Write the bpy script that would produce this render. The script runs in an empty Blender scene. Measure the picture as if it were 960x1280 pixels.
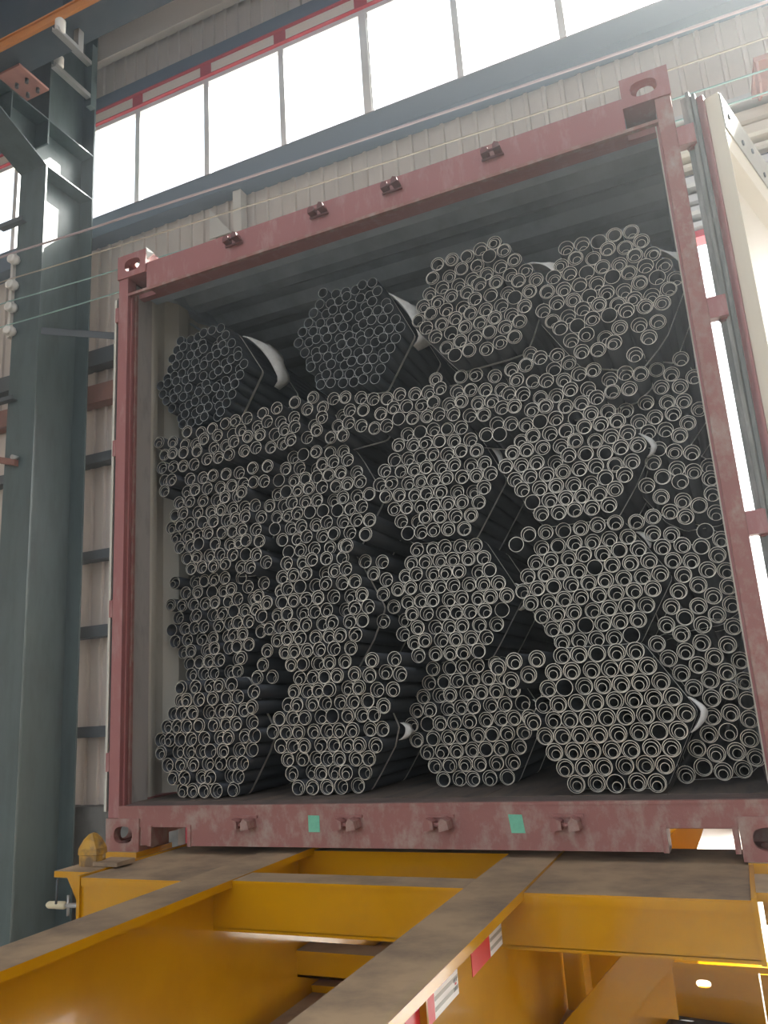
import bpy, math, random
from mathutils import Vector, Matrix
from mathutils.geometry import convex_hull_2d
random.seed(7)
sc = bpy.context.scene
COL = sc.collection

# ------------------------------------------------------------------ camera
cam_d = bpy.data.cameras.new('camera')
cam = bpy.data.objects.new('camera', cam_d)
COL.objects.link(cam)
sc.camera = cam
cam_d.sensor_fit = 'VERTICAL'
cam_d.sensor_height = 36.0
cam_d.lens = 36.0 * 970.374 / 1280.0
cam_d.clip_start, cam_d.clip_end = 0.05, 500
cam_r = Vector((0.912492, 0.404246, -0.062795))
cam_u = Vector((0.152538, -0.193778, 0.969114))
cam_f = Vector((-0.379592, 0.893888, 0.238484))
M = Matrix((cam_r, cam_u, -cam_f)).transposed().to_4x4()
M.translation = Vector((2.33358, -2.52403, 0.4907))
cam.matrix_world = M

# ------------------------------------------------------------------ light
world = bpy.data.worlds.new('world')
sc.world = world
world.use_nodes = True
wn = world.node_tree.nodes
wl = world.node_tree.links
bg = wn['Background']
sky = wn.new('ShaderNodeTexSky')
sky.sky_type = 'NISHITA'
sky.sun_disc = False
SUN_EL, SUN_AZ = math.radians(42), math.radians(38)   # azimuth measured from +Y towards +X
sky.sun_elevation = SUN_EL
sky.sun_rotation = SUN_AZ
sky.air_density = 1.0
sky.dust_density = 4.0
sky.ozone_density = 1.0
hs = wn.new('ShaderNodeHueSaturation')
hs.inputs['Saturation'].default_value = 0.35
wl.new(sky.outputs['Color'], hs.inputs['Color'])
wl.new(hs.outputs['Color'], bg.inputs['Color'])
bg.inputs['Strength'].default_value = 0.23
sun_d = bpy.data.lights.new('sun', 'SUN')
sun_d.energy = 7.0
sun_d.angle = math.radians(0.6)
sun_d.color = (1.0, 0.95, 0.86)
sun = bpy.data.objects.new('sun', sun_d)
COL.objects.link(sun)
sdir = Vector((math.sin(SUN_AZ) * math.cos(SUN_EL), math.cos(SUN_AZ) * math.cos(SUN_EL), math.sin(SUN_EL)))
sun.rotation_euler = sdir.to_track_quat('Z', 'Y').to_euler()
sun.location = (8, 12, 14)
sc.view_settings.view_transform = 'Standard'
sc.view_settings.look = 'None'
sc.view_settings.gamma = 1.0
sc.view_settings.use_curve_mapping = False
sc.view_settings.exposure = 1.78
sc.cycles.use_denoising = True
sc.cycles.max_bounces = 10
sc.cycles.diffuse_bounces = 5
sc.cycles.sample_clamp_indirect = 8

# ------------------------------------------------------------------ materials
def mat(name, col, rough=0.6, metal=0.0, col2=None, scale=6.0, lo=0.45, hi=0.65, detail=6.0, stretch=(1, 1, 1), bump=0.0, spec=0.5):
    m = bpy.data.materials.new(name)
    m.use_nodes = True
    nt = m.node_tree
    b = nt.nodes['Principled BSDF']
    b.inputs['Roughness'].default_value = rough
    b.inputs['Metallic'].default_value = metal
    b.inputs['Specular IOR Level'].default_value = spec
    b.inputs['Base Color'].default_value = (*col, 1)
    if col2 is not None:
        tc = nt.nodes.new('ShaderNodeTexCoord')
        mp = nt.nodes.new('ShaderNodeMapping')
        mp.inputs['Scale'].default_value = stretch
        nz = nt.nodes.new('ShaderNodeTexNoise')
        nz.inputs['Scale'].default_value = scale
        nz.inputs['Detail'].default_value = detail
        nz.inputs['Roughness'].default_value = 0.65
        rp = nt.nodes.new('ShaderNodeValToRGB')
        rp.color_ramp.elements[0].position = lo
        rp.color_ramp.elements[1].position = hi
        rp.color_ramp.elements[0].color = (*col, 1)
        rp.color_ramp.elements[1].color = (*col2, 1)
        nt.links.new(tc.outputs['Object'], mp.inputs['Vector'])
        nt.links.new(mp.outputs['Vector'], nz.inputs['Vector'])
        nt.links.new(nz.outputs['Fac'], rp.inputs['Fac'])
        nt.links.new(rp.outputs['Color'], b.inputs['Base Color'])
        if bump:
            bp = nt.nodes.new('ShaderNodeBump')
            bp.inputs['Strength'].default_value = bump
            bp.inputs['Distance'].default_value = 0.01
            nt.links.new(nz.outputs['Fac'], bp.inputs['Height'])
            nt.links.new(bp.outputs['Normal'], b.inputs['Normal'])
    return m

YEL = mat('yellow_paint', (0.53, 0.255, 0.0006), 0.15, 0, (0.47, 0.215, 0.0006), 3, spec=0.5)
YEL.node_tree.nodes['Principled BSDF'].inputs['Coat Weight'].default_value = 0.3
YEL.node_tree.nodes['Principled BSDF'].inputs['Coat Roughness'].default_value = 0.06
DUST = mat('dusty_steel_top', (0.37, 0.26, 0.15), 0.75, 0, (0.17, 0.12, 0.08), 4, 0.42, 0.68, stretch=(1, 1.2, 1), bump=0.15)
RED = mat('oxide_red_paint', (0.31, 0.115, 0.105), 0.5, 0, (0.38, 0.215, 0.19), 9, 0.52, 0.75, stretch=(2.5, 2.5, 0.8), bump=0.1)
REDWORN = mat('worn_oxide_red_paint', (0.28, 0.115, 0.095), 0.65, 0, (0.35, 0.25, 0.20), 14, 0.46, 0.68, stretch=(1.5, 1.5, 1), bump=0.3)
REDDARK = mat('dark_red_shade_paint', (0.15, 0.045, 0.04), 0.6, 0, (0.10, 0.045, 0.04), 7)  # darker copy of the oxide red, post shade put into the colour
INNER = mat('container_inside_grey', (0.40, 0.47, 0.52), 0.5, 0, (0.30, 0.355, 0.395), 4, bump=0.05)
INNERWARM = mat('dirty_warm_grey_plate', (0.40, 0.37, 0.33), 0.6, 0, (0.27, 0.25, 0.22), 7, 0.5, 0.75, stretch=(2, 2, 0.7))
CREAM = mat('worn_cream_paint', (0.56, 0.53, 0.44), 0.55, 0, (0.42, 0.37, 0.28), 6, 0.55, 0.8, stretch=(1, 1, 0.6))
DOORCREAM = mat('door_inner_cream_paint', (0.66, 0.60, 0.46), 0.5, 0, (0.55, 0.46, 0.33), 4, 0.6, 0.85)
RUBBER = mat('door_gasket_rubber', (0.17, 0.18, 0.165), 0.7, 0, (0.30, 0.30, 0.27), 10, 0.45, 0.7, stretch=(3, 3, 0.5))
SILLTOP = mat('dirty_sill_top', (0.10, 0.075, 0.06), 0.85, 0, (0.16, 0.11, 0.09), 8)
PLY = mat('container_plywood', (0.115, 0.085, 0.06), 0.8, 0, (0.06, 0.048, 0.04), 6, stretch=(3, 0.5, 1))
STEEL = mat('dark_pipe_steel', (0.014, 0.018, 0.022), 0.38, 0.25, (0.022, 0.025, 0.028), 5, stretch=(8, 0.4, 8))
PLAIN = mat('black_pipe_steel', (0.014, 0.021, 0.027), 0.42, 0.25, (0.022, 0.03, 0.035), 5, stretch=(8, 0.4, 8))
RIM = mat('cut_pipe_edge', (0.64, 0.59, 0.48), 0.35, 0.25, (0.38, 0.35, 0.29), 25)
RIMDULL = mat('cut_black_pipe_edge', (0.48, 0.50, 0.47), 0.4, 0.2)
STRAP = mat('steel_strapping', (0.62, 0.60, 0.54), 0.4, 0.3)
SLING = mat('white_sling_fabric', (0.85, 0.83, 0.76), 0.85, 0, (0.70, 0.67, 0.60), 20)
TEAL = mat('teal_grey_column_paint', (0.08, 0.112, 0.11), 0.45, 0, (0.058, 0.082, 0.08), 3, stretch=(2, 2, 0.5))
GIRT = mat('dark_grey_girt', (0.075, 0.085, 0.09), 0.6)
GIRTRED = mat('primer_red_girt', (0.27, 0.12, 0.085), 0.65, 0, (0.20, 0.10, 0.08), 5)
PINK = mat('primer_plate', (0.42, 0.21, 0.17), 0.6, 0, (0.36, 0.18, 0.15), 6)
CLAD = mat('beige_cladding', (0.60, 0.53, 0.46), 0.5, 0, (0.54, 0.475, 0.415), 1.2)
CLADUP = mat('grey_beige_cladding', (0.55, 0.51, 0.46), 0.5, 0, (0.50, 0.465, 0.42), 1.2)
CONC = mat('concrete', (0.17, 0.165, 0.15), 0.9, 0, (0.11, 0.105, 0.095), 3, bump=0.3)
FLOORM = mat('smooth_concrete_floor', (0.25, 0.235, 0.21), 0.35, 0, (0.19, 0.18, 0.16), 2)
YARD = mat('pale_yard_concrete', (0.52, 0.49, 0.44), 0.9, 0, (0.45, 0.43, 0.39), 1)
ALU = mat('white_window_frame', (0.80, 0.80, 0.78), 0.5)
REDTRIM = mat('red_flashing', (0.52, 0.045, 0.06), 0.5)
CREAMTRIM = mat('cream_flashing', (0.86, 0.78, 0.66), 0.5)
BEIGE = mat('pale_beige_steel', (0.62, 0.585, 0.52), 0.55)
BLUEGREY = mat('blue_grey_purlin', (0.115, 0.155, 0.20), 0.55)
PURLINTOP = mat('pink_grey_sill', (0.33, 0.25, 0.27), 0.6)
GIRDER = mat('dark_blue_girder_paint', (0.055, 0.075, 0.09), 0.5, 0, (0.075, 0.09, 0.10), 3)
ORANGE = mat('orange_conductor_rail', (0.55, 0.22, 0.06), 0.4)
PORC = mat('white_porcelain', (0.72, 0.69, 0.62), 0.3)
GALV = mat('galvanised_steel', (0.46, 0.46, 0.44), 0.4, 0.6)
SLATM = mat('silver_shutter_slat', (0.56, 0.54, 0.50), 0.4, 0.3, (0.48, 0.47, 0.44), 3)
SLATLIT = mat('lit_shutter_slat', (0.78, 0.70, 0.56), 0.5)  # warm light on the middle slats, put into the colour
TOPBAND = mat('bare_grey_door_band', (0.34, 0.33, 0.28), 0.6, 0, (0.26, 0.25, 0.21), 5)
SLATDARK = mat('dark_shutter_gap', (0.05, 0.05, 0.055), 0.7)
GREEN = mat('green_paper_tape', (0.17, 0.50, 0.33), 0.7, 0, (0.14, 0.43, 0.28), 40)
TAPERED = mat('red_reflective_tape', (0.72, 0.015, 0.03), 0.3)
TAPEWHITE = mat('white_reflective_tape', (0.92, 0.92, 0.90), 0.3)
TAPEGREY = mat('grey_reflective_band', (0.42, 0.43, 0.40), 0.3)
BLACK = mat('black_rubber', (0.025, 0.025, 0.026), 0.7)
WIREGREY = mat('weathered_wire', (0.16, 0.16, 0.15), 0.5, 0.5)
WIREYEL = mat('tan_wire', (0.40, 0.33, 0.24), 0.6)
WIREGREEN = mat('green_wire', (0.26, 0.40, 0.36), 0.5)
WIREPINK = mat('pinkish_conduit', (0.40, 0.30, 0.30), 0.5)
ROOFM = mat('dull_roof_sheet', (0.20, 0.15, 0.14), 0.7)
BRASS = mat('worn_yellow_twist_lock', (0.50, 0.27, 0.03), 0.45, 0, (0.16, 0.10, 0.05), 9, 0.45, 0.6)
WOOD = mat('cream_handle', (0.62, 0.55, 0.36), 0.5)

GLASS = bpy.data.materials.new('window_pane_glass')
GLASS.use_nodes = True
_nt = GLASS.node_tree
_nt.nodes.remove(_nt.nodes['Principled BSDF'])
_tr = _nt.nodes.new('ShaderNodeBsdfTransparent')
_tr.inputs['Color'].default_value = (0.93, 0.95, 0.95, 1)
_gl = _nt.nodes.new('ShaderNodeBsdfGlossy')
_gl.inputs['Roughness'].default_value = 0.05
_mx = _nt.nodes.new('ShaderNodeMixShader')
_mx.inputs['Fac'].default_value = 0.06
_nt.links.new(_tr.outputs[0], _mx.inputs[1])
_nt.links.new(_gl.outputs[0], _mx.inputs[2])
_nt.links.new(_mx.outputs[0], _nt.nodes['Material Output'].inputs['Surface'])

# ------------------------------------------------------------------ builders
WPOS = {}

def link(o, parent):
    COL.objects.link(o)
    if parent is not None:
        o.parent = parent

def empty(name, loc=(0, 0, 0), kind=None, parent=None):
    o = bpy.data.objects.new(name, None)
    o.empty_display_size = 0.1
    base = WPOS[parent.name] if parent is not None else Vector((0, 0, 0))
    o.location = Vector(loc) - base
    link(o, parent)
    WPOS[o.name] = Vector(loc)
    if kind:
        o['kind'] = kind
    return o

def tag(o, label=None, cat=None, group=None, kind=None):
    if label: o['label'] = label
    if cat: o['category'] = cat
    if group: o['group'] = group
    if kind: o['kind'] = kind
    return o

class MB:
    """collects world-space geometry; build() links it as one mesh object"""
    def __init__(self):
        self.v, self.f, self.mi, self.sm = [], [], [], []
    def add(self, vs, fs, mi=0, smooth=False):
        n = len(self.v)
        self.v += [Vector(p) for p in vs]
        for f in fs:
            self.f.append(tuple(i + n for i in f)); self.mi.append(mi); self.sm.append(smooth)
        return self
    def box(self, x0, x1, y0, y1, z0, z1, mi=0, top=None):
        vs = [(x0, y0, z0), (x1, y0, z0), (x1, y1, z0), (x0, y1, z0), (x0, y0, z1), (x1, y0, z1), (x1, y1, z1), (x0, y1, z1)]
        self.add(vs, [(0, 3, 2, 1), (0, 1, 5, 4), (1, 2, 6, 5), (2, 3, 7, 6), (3, 0, 4, 7)], mi)
        self.add(vs[4:], [(0, 1, 2, 3)], mi if top is None else top)
        return self
    def prism(self, poly, axis, a, b, mi=0):
        """extrude a polygon along an axis; poly holds the two other coordinates in x,y,z order"""
        def P(p, t):
            return (t, p[0], p[1]) if axis == 'x' else (p[0], t, p[1]) if axis == 'y' else (p[0], p[1], t)
        n = len(poly)
        vs = [P(p, a) for p in poly] + [P(p, b) for p in poly]
        fs = [(i, (i + 1) % n, n + (i + 1) % n, n + i) for i in range(n)]
        fs += [tuple(range(n - 1, -1, -1)), tuple(range(n, 2 * n))]
        self.add(vs, fs, mi)
        return self
    def sheet(self, prof, axis, a, b, mi=0, thick=None):
        """open profile swept along an axis, given a thickness along `thick` (vector)"""
        def P(p, t):
            return Vector((t, p[0], p[1])) if axis == 'x' else Vector((p[0], t, p[1])) if axis == 'y' else Vector((p[0], p[1], t))
        n = len(prof)
        th = Vector(thick)
        vs = [P(p, a) for p in prof] + [P(p, b) for p in prof]
        vs += [q + th for q in vs]
        fs = []
        for i in range(n - 1):
            fs.append((i, i + 1, n + i + 1, n + i))
            fs.append((2 * n + i, 3 * n + i, 3 * n + i + 1, 2 * n + i + 1))
            fs.append((i, 2 * n + i, 2 * n + i + 1, i + 1))
            fs.append((n + i, n + i + 1, 3 * n + i + 1, 3 * n + i))
        fs += [(0, n, 3 * n, 2 * n), (n - 1, 3 * n - 1, 4 * n - 1, 2 * n - 1)]
        self.add(vs, fs, mi)
        return self
    def tube(self, pts, r, n=8, mi=0, caps=True, radii=None):
        pts = [Vector(p) for p in pts]
        vs, fs = [], []
        prev = None
        for i, p in enumerate(pts):
            d = (pts[min(i + 1, len(pts) - 1)] - pts[max(i - 1, 0)]).normalized()
            a = prev if prev is not None else (Vector((0, 0, 1)) if abs(d.z) < 0.9 else Vector((1, 0, 0)))
            s = d.cross(a).normalized(); t = s.cross(d).normalized(); prev = t
            rr = radii[i] if radii else r
            for k in range(n):
                w = 2 * math.pi * k / n
                vs.append(p + s * math.cos(w) * rr + t * math.sin(w) * rr)
        for i in range(len(pts) - 1):
            for k in range(n):
                fs.append((i * n + k, i * n + (k + 1) % n, (i + 1) * n + (k + 1) % n, (i + 1) * n + k))
        self.add(vs, fs, mi, True)
        if caps:
            self.add(vs[:n], [tuple(range(n - 1, -1, -1))], mi)
            self.add(vs[-n:], [tuple(range(n))], mi)
        return self
    def plate_hole(self, o, u, v, w, U, V, T, hu, hv, mi=0, cu=None, cv=None, flip=False):
        """rectangular plate U x V, thickness T along w, with an oval hole of half sizes hu, hv"""
        o, u, v, w = Vector(o), Vector(u), Vector(v), Vector(w)
        cu = U / 2 if cu is None else cu
        cv = V / 2 if cv is None else cv
        N = 24
        inner, outer = [], []
        for k in range(N):
            a = 2 * math.pi * (k + 0.5) / N
            ca, sa = math.cos(a), math.sin(a)
            e = 0.75
            inner.append((cu + hu * math.copysign(abs(ca) ** e, ca), cv + hv * math.copysign(abs(sa) ** e, sa)))
            t = min((U - cu if ca > 0 else cu) / max(abs(ca), 1e-6), (V - cv if sa > 0 else cv) / max(abs(sa), 1e-6))
            outer.append((cu + ca * t, cv + sa * t))
        # snap the nearest outer samples to the corners
        for c in ((0, 0), (U, 0), (U, V), (0, V)):
            j = min(range(N), key=lambda q: (outer[q][0] - c[0]) ** 2 + (outer[q][1] - c[1]) ** 2)
            outer[j] = c
        def W(p, t): return o + u * p[0] + v * p[1] + w * t
        vs = [W(p, 0) for p in outer] + [W(p, 0) for p in inner] + [W(p, T) for p in outer] + [W(p, T) for p in inner]
        fs = []
        for k in range(N):
            l = (k + 1) % N
            fs += [(k, l, N + l, N + k), (2 * N + k, 3 * N + k, 3 * N + l, 2 * N + l),
                   (k, 2 * N + k, 2 * N + l, l), (N + k, N + l, 3 * N + l, 3 * N + k)]
        self.add(vs, fs, mi)
        return self
    def build(self, name, mats, parent=None, loc=None, bevel=0):
        if not isinstance(mats, (list, tuple)): mats = [mats]
        base = WPOS[parent.name] if parent is not None else Vector((0, 0, 0))
        if loc is None:
            lo = [min(p[i] for p in self.v) for i in range(3)]
            hi = [max(p[i] for p in self.v) for i in range(3)]
            loc = Vector(((lo[0] + hi[0]) / 2, (lo[1] + hi[1]) / 2, lo[2]))
        loc = Vector(loc)
        me = bpy.data.meshes.new(name)
        me.from_pydata([tuple(p - loc) for p in self.v], [], self.f)
        for m in mats: me.materials.append(m)
        me.polygons.foreach_set('material_index', self.mi)
        me.polygons.foreach_set('use_smooth', self.sm)
        me.update()
        import bmesh
        bm = bmesh.new(); bm.from_mesh(me)
        bmesh.ops.remove_doubles(bm, verts=bm.verts, dist=1e-5)
        bmesh.ops.recalc_face_normals(bm, faces=bm.faces)
        bm.to_mesh(me); bm.free()
        o = bpy.data.objects.new(name, me)
        o.location = loc - base
        link(o, parent)
        WPOS[o.name] = loc
        if bevel:
            b = o.modifiers.new('bevel', 'BEVEL')
            b.width = bevel; b.segments = 2; b.limit_method = 'ANGLE'
            b.harden_normals = False
        return o

def clone(o, parent, loc):
    c = o.copy()
    COL.objects.link(c)
    c.parent = parent
    base = WPOS[parent.name] if parent is not None else Vector((0, 0, 0))
    c.location = Vector(loc) - base
    WPOS[c.name] = Vector(loc)
    return c

# ------------------------------------------------------------------ setting
GZ = -1.4          # hall floor
WY = 3.4           # inner face of the back wall
MB().box(-8.2, 9, -16, 3.5, GZ - 0.2, GZ).build('floor', FLOORM)['kind'] = 'structure'
MB().box(-40, 40, 3.5, 70, GZ - 0.25, GZ - 0.02).build('ground', YARD)['kind'] = 'structure'
roof = empty('ceiling', (0, 0, 8.75), 'structure')
for a, b in ((-0.1, 3.9), (-3.3, -1.9), (-6.5, -5.1), (-9.9, -8.3), (-15.0, -11.8)):     # sheets with unseen skylight gaps between, spaced to light the tops
    MB().box(-8.2, 9, a, b, 8.75, 8.85).build('roof_sheet', ROOFM, roof)
MB().box(-8.2, -2.6, -15.0, 0.0, 8.85, 8.90).build('roof_sheet', ROOFM, roof)  # unseen sheet added over the gaps to darken the column side
MB().box(-8.3, -8.2, -15.0, 3.4, GZ, 8.75).build('wall_left_added', CLAD)['kind'] = 'structure'  # unseen wall added to darken the lower left
MB().box(9.0, 9.1, -15.0, 3.4, GZ, 8.75).build('wall_right_added', CLAD)['kind'] = 'structure'  # unseen wall added to cut the light on the right door

PITCH = 0.157
def rib_profile(n):
    """(x, y) profile of n rib bays, ribs standing towards the hall (-y)"""
    p = [(0, 0)]
    for k in range(n):
        x = k * PITCH
        p += [(x + 0.055, 0), (x + 0.062, -0.026), (x + 0.078, -0.028), (x + 0.094, -0.026), (x + 0.101, 0)]
    p.append((n * PITCH, 0))
    return p

wall = empty('wall_back', (0, WY, GZ), 'structure')
def sheet_col(x, z0, z1, m, n=6):
    MB().sheet([(x + a, WY + b) for a, b in rib_profile(n)], 'z', z0, z1, 0, (0, 0.012, 0)).build('cladding_sheet', m, wall)
SW = 6 * PITCH
DOOR_L, DOOR_R = -2.1, 5.6
WIN_Z0, WIN_Z1 = 5.93, 7.255
xs = [-2.1 - SW * k for k in range(7, 0, -1)]
for x in xs:
    sheet_col(x, -0.26, 5.75, CLAD)
for k in range(11):
    sheet_col(-2.1 + SW * k, 4.87 if k < 8 else GZ, 5.75, CLAD)
for x in xs + [-2.1 + SW * k for k in range(11)]:
    sheet_col(x, 7.44, 8.75, CLADUP)
MB().box(-8.8, -2.22, WY - 0.16, WY + 0.14, GZ, -0.26).build('plinth', CONC, wall)
for z0, z1, m in ((4.12, 4.30, GIRT), (3.70, 3.90, GIRTRED), (3.04, 3.14, GIRT), (2.04, 2.13, GIRT), (1.28, 1.39, GIRT), (0.35, 0.45, GIRT)):
    # C-shaped girts: web plus two lips
    g = MB().box(-8.2, -2.22, WY - 0.16, WY - 0.145, z0, z1)
    g.box(-8.2, -2.22, WY - 0.145, WY - 0.016, z1 - 0.012, z1).box(-8.2, -2.22, WY - 0.145, WY - 0.016, z0, z0 + 0.012)
    g.build('girt', m, wall)
# window sill purlin, head purlin, flashings
s = MB().box(-8.2, 8.2, WY - 0.20, WY - 0.185, 5.62, 5.86).box(-8.2, 8.2, WY - 0.185, WY - 0.015, 5.62, 5.635)
s.build('sill_purlin', BLUEGREY, wall)
MB().prism([(WY - 0.21, 5.86), (WY + 0.02, 5.875), (WY + 0.02, WIN_Z0), (WY - 0.02, WIN_Z0)], 'x', -8.2, 8.2).build('sill_flashing', PURLINTOP, wall)
MB().box(-8.2, 8.2, WY - 0.06, WY - 0.015, 7.43, 7.60).build('head_purlin', BLUEGREY, wall)
MB().box(-8.2, 8.2, WY - 0.065, WY + 0.02, 7.415, 7.43).build('red_flashing', REDTRIM, wall)
MB().box(-8.2, 8.2, WY - 0.035, WY + 0.02, 7.275, 7.412).build('cream_flashing', CREAMTRIM, wall)
MB().box(-8.2, 8.2, WY - 0.05, WY + 0.02, 7.262, 7.275).build('red_flashing', REDTRIM, wall)
MULL = [-2.89 + 0.942 * k for k in range(-5, 12)]
for x in MULL:
    MB().box(x - 0.07, x + 0.07, WY - 0.042, WY + 0.0, 7.278, 7.41).build('flashing_joint', REDTRIM, wall)
MB().box(-8.2, 8.2, WY - 0.12, WY - 0.02, 8.06, 8.36).build('eave_beam', BEIGE, wall)
MB().box(-8.2, 8.2, WY - 0.14, WY - 0.12, 8.02, 8.42).build('eave_fascia', BEIGE, wall)
# pale strut and gusset on the cladding above the container
st = MB().box(-1.565, -1.47, WY - 0.13, WY - 0.02, 4.87, 5.80)
st.build('wall_strut', BEIGE, wall)
MB().prism([(-1.88, 5.20), (-1.62, 5.20), (-1.88, 5.55)], 'y', WY - 0.09, WY - 0.08).build('gusset_plate', BEIGE, wall)

win = empty('window_1', (0, WY, WIN_Z0), 'structure')
MB().box(-8.2, 8.2, WY - 0.02, WY + 0.05, WIN_Z1 - 0.055, WIN_Z1).build('window_frame', ALU, win)
MB().box(-8.2, 8.2, WY - 0.02, WY + 0.05, WIN_Z0, WIN_Z0 + 0.03).build('window_frame', ALU, win)
for i, x in enumerate(MULL):
    w = 0.032 if i % 4 else 0.04
    m = MB().box(x - w, x + w, WY - 0.03, WY + 0.04, WIN_Z0 + 0.03, WIN_Z1 - 0.055)
    if i % 4 == 0:
        m.box(x + 0.04, x + 0.055, WY - 0.015, WY + 0.03, WIN_Z0 + 0.03, WIN_Z1 - 0.055)
    m.build('mullion', ALU, win)
    MB().box(x - 0.05, x + 0.05, WY - 0.06, WY + 0.0, WIN_Z0 - 0.01, WIN_Z0 + 0.035).build('mullion_foot', PURLINTOP, win)
    if i < len(MULL) - 1:
        MB().box(x + w, MULL[i + 1] - 0.02, WY + 0.012, WY + 0.018, WIN_Z0 + 0.03, WIN_Z1 - 0.055).build('pane', GLASS, win)

# large door opening: red lintel and a shutter of horizontal slats above it
door = empty('door_1', (DOOR_L, WY, GZ), 'structure')
MB().box(DOOR_L, DOOR_R, WY - 0.06, WY + 0.08, 3.79, 3.845).build('lintel', REDTRIM, door)
MB().box(DOOR_L - 0.12, DOOR_L, WY - 0.06, WY + 0.08, GZ, 3.845).build('jamb', REDTRIM, door)
MB().box(DOOR_R, DOOR_R + 0.12, WY - 0.06, WY + 0.08, GZ, 3.845).build('jamb', REDTRIM, door)
MB().box(DOOR_L, DOOR_R, WY + 0.02, WY + 0.05, 3.845, 4.87).build('shutter_back', SLATDARK, door)
zz = 3.86
pat = [0.10, 0.10, 0.12, 0.12, 0.09, 0.14, 0.15, 0.10]
for i, h in enumerate(pat):
    y0 = WY - (0.10 if i % 2 else 0.06)
    prof = [(WY + 0.02, zz), (y0 + 0.02, zz), (y0, zz + 0.02), (y0, zz + h * 0.55), (y0 + 0.03, zz + h * 0.62), (y0 + 0.03, zz + h - 0.022), (WY + 0.02, zz + h - 0.015)]
    MB().prism(prof, 'x', DOOR_L, DOOR_R).build('slat', SLATLIT if i in (4, 5, 6) else SLATM, door)
    zz += h + (0.05 if i == 3 else 0.01)

# ------------------------------------------------------------------ steel column with corbel
CX0, CX1, CXC = -3.54, -3.19, -3.365
col = empty('steel_column', (CXC, 2.7, GZ))
tag(col, 'teal grey steel H-column with stiffener plates and a corbel, left of the container', 'column')
FY, BY = 2.40, 3.04
MB().box(CX0, CX1, FY, FY + 0.018, GZ, 5.96).build('front_flange', TEAL, col)
MB().box(CX0, CX1, FY, FY + 0.018, 6.20, 8.7).build('front_flange', TEAL, col)
MB().box(CX0, CX1, BY - 0.018, BY, GZ, 8.7).build('back_flange', TEAL, col)
MB().box(CXC - 0.006, CXC + 0.006, FY + 0.018, BY - 0.018, GZ, 8.7).build('web', TEAL, col)
for z in (5.95, 6.485):
    for a, b in ((CX0, CXC - 0.006), (CXC + 0.006, CX1)):
        MB().box(a, b, FY + 0.018, BY - 0.018, z - 0.012, z).build('stiffener', TEAL, col)
# corbel: sloping lower flange, web, top plate, end stiffeners
cq = [(FY, 5.96), (FY, 5.945), (1.78, 6.215), (1.78, 6.23)]
MB().prism(cq, 'x', CX0, CX1).build('corbel_flange', TEAL, col)
MB().prism([(FY, 5.96), (1.80, 6.225), (1.80, 6.475), (FY, 6.475)], 'x', CXC - 0.006, CXC + 0.006).build('corbel_web', TEAL, col)
MB().box(CX0, CX1, 1.78, FY, 6.475, 6.49).build('corbel_top', TEAL, col)
for a, b in ((CX0, CXC - 0.006), (CXC + 0.006, CX1)):
    MB().prism([(a, 6.16), (b, 6.16), (b, 6.475), (a, 6.475)], 'y', 1.955, 1.967).build('corbel_stiffener', TEAL, col)
MB().box(-3.62, -3.1, 2.25, 3.15, GZ, GZ + 0.03).build('base_plate', TEAL, col)
# angle brace from the column towards the right
bz0, bz1 = Vector((-3.19, 2.43, 4.17)), Vector((-2.30, 2.9, 4.06))
b = MB()
d = (bz1 - bz0)
for off, h, t in ((Vector((0, 0, 0)), 0.07, 0.008), (Vector((0, 0.0, 0.0)), 0.008, 0.06)):
    n = Vector((-d.y, d.x, 0)).normalized()
    vs = []
    for p in (bz0, bz1):
        q = p + off
        vs += [q, q + n * t, q + n * t - Vector((0, 0, h)), q - Vector((0, 0, h))]
    b.add(vs, [(0, 1, 2, 3), (4, 7, 6, 5), (0, 4, 5, 1), (1, 5, 6, 2), (2, 6, 7, 3), (3, 7, 4, 0)])
b.build('angle_brace', GIRT, col)
# small brackets bolted to the front flange
def bracket(x0, x1, z, m, dz=0.04):
    k = MB().box(x0, x1, FY - 0.06, FY - 0.052, z, z + dz).box(x0, x1, FY - 0.052, FY, z, z + 0.008)
    k.build('bracket', m, col)
bracket(-3.66, -3.42, 3.46, GIRT)
bracket(-3.74, -3.42, 5.36, GIRT, 0.05)
k = MB()
k.add([(-3.72, FY - 0.05, 2.97), (-3.36, FY - 0.05, 2.86), (-3.36, FY - 0.05, 2.80), (-3.72, FY - 0.05, 2.91),
       (-3.72, FY - 0.002, 2.97), (-3.36, FY - 0.002, 2.86), (-3.36, FY - 0.002, 2.80), (-3.72, FY - 0.002, 2.91)],
      [(0, 1, 2, 3), (4, 7, 6, 5), (0, 4, 5, 1), (1, 5, 6, 2), (2, 6, 7, 3), (3, 7, 4, 0)])
k.build('bracket', GIRTRED, col)
MB().tube([(-3.37, FY - 0.07, 2.88), (-3.37, FY - 0.001, 2.88)], 0.022, 8).build('bolt', GALV, col)
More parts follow.
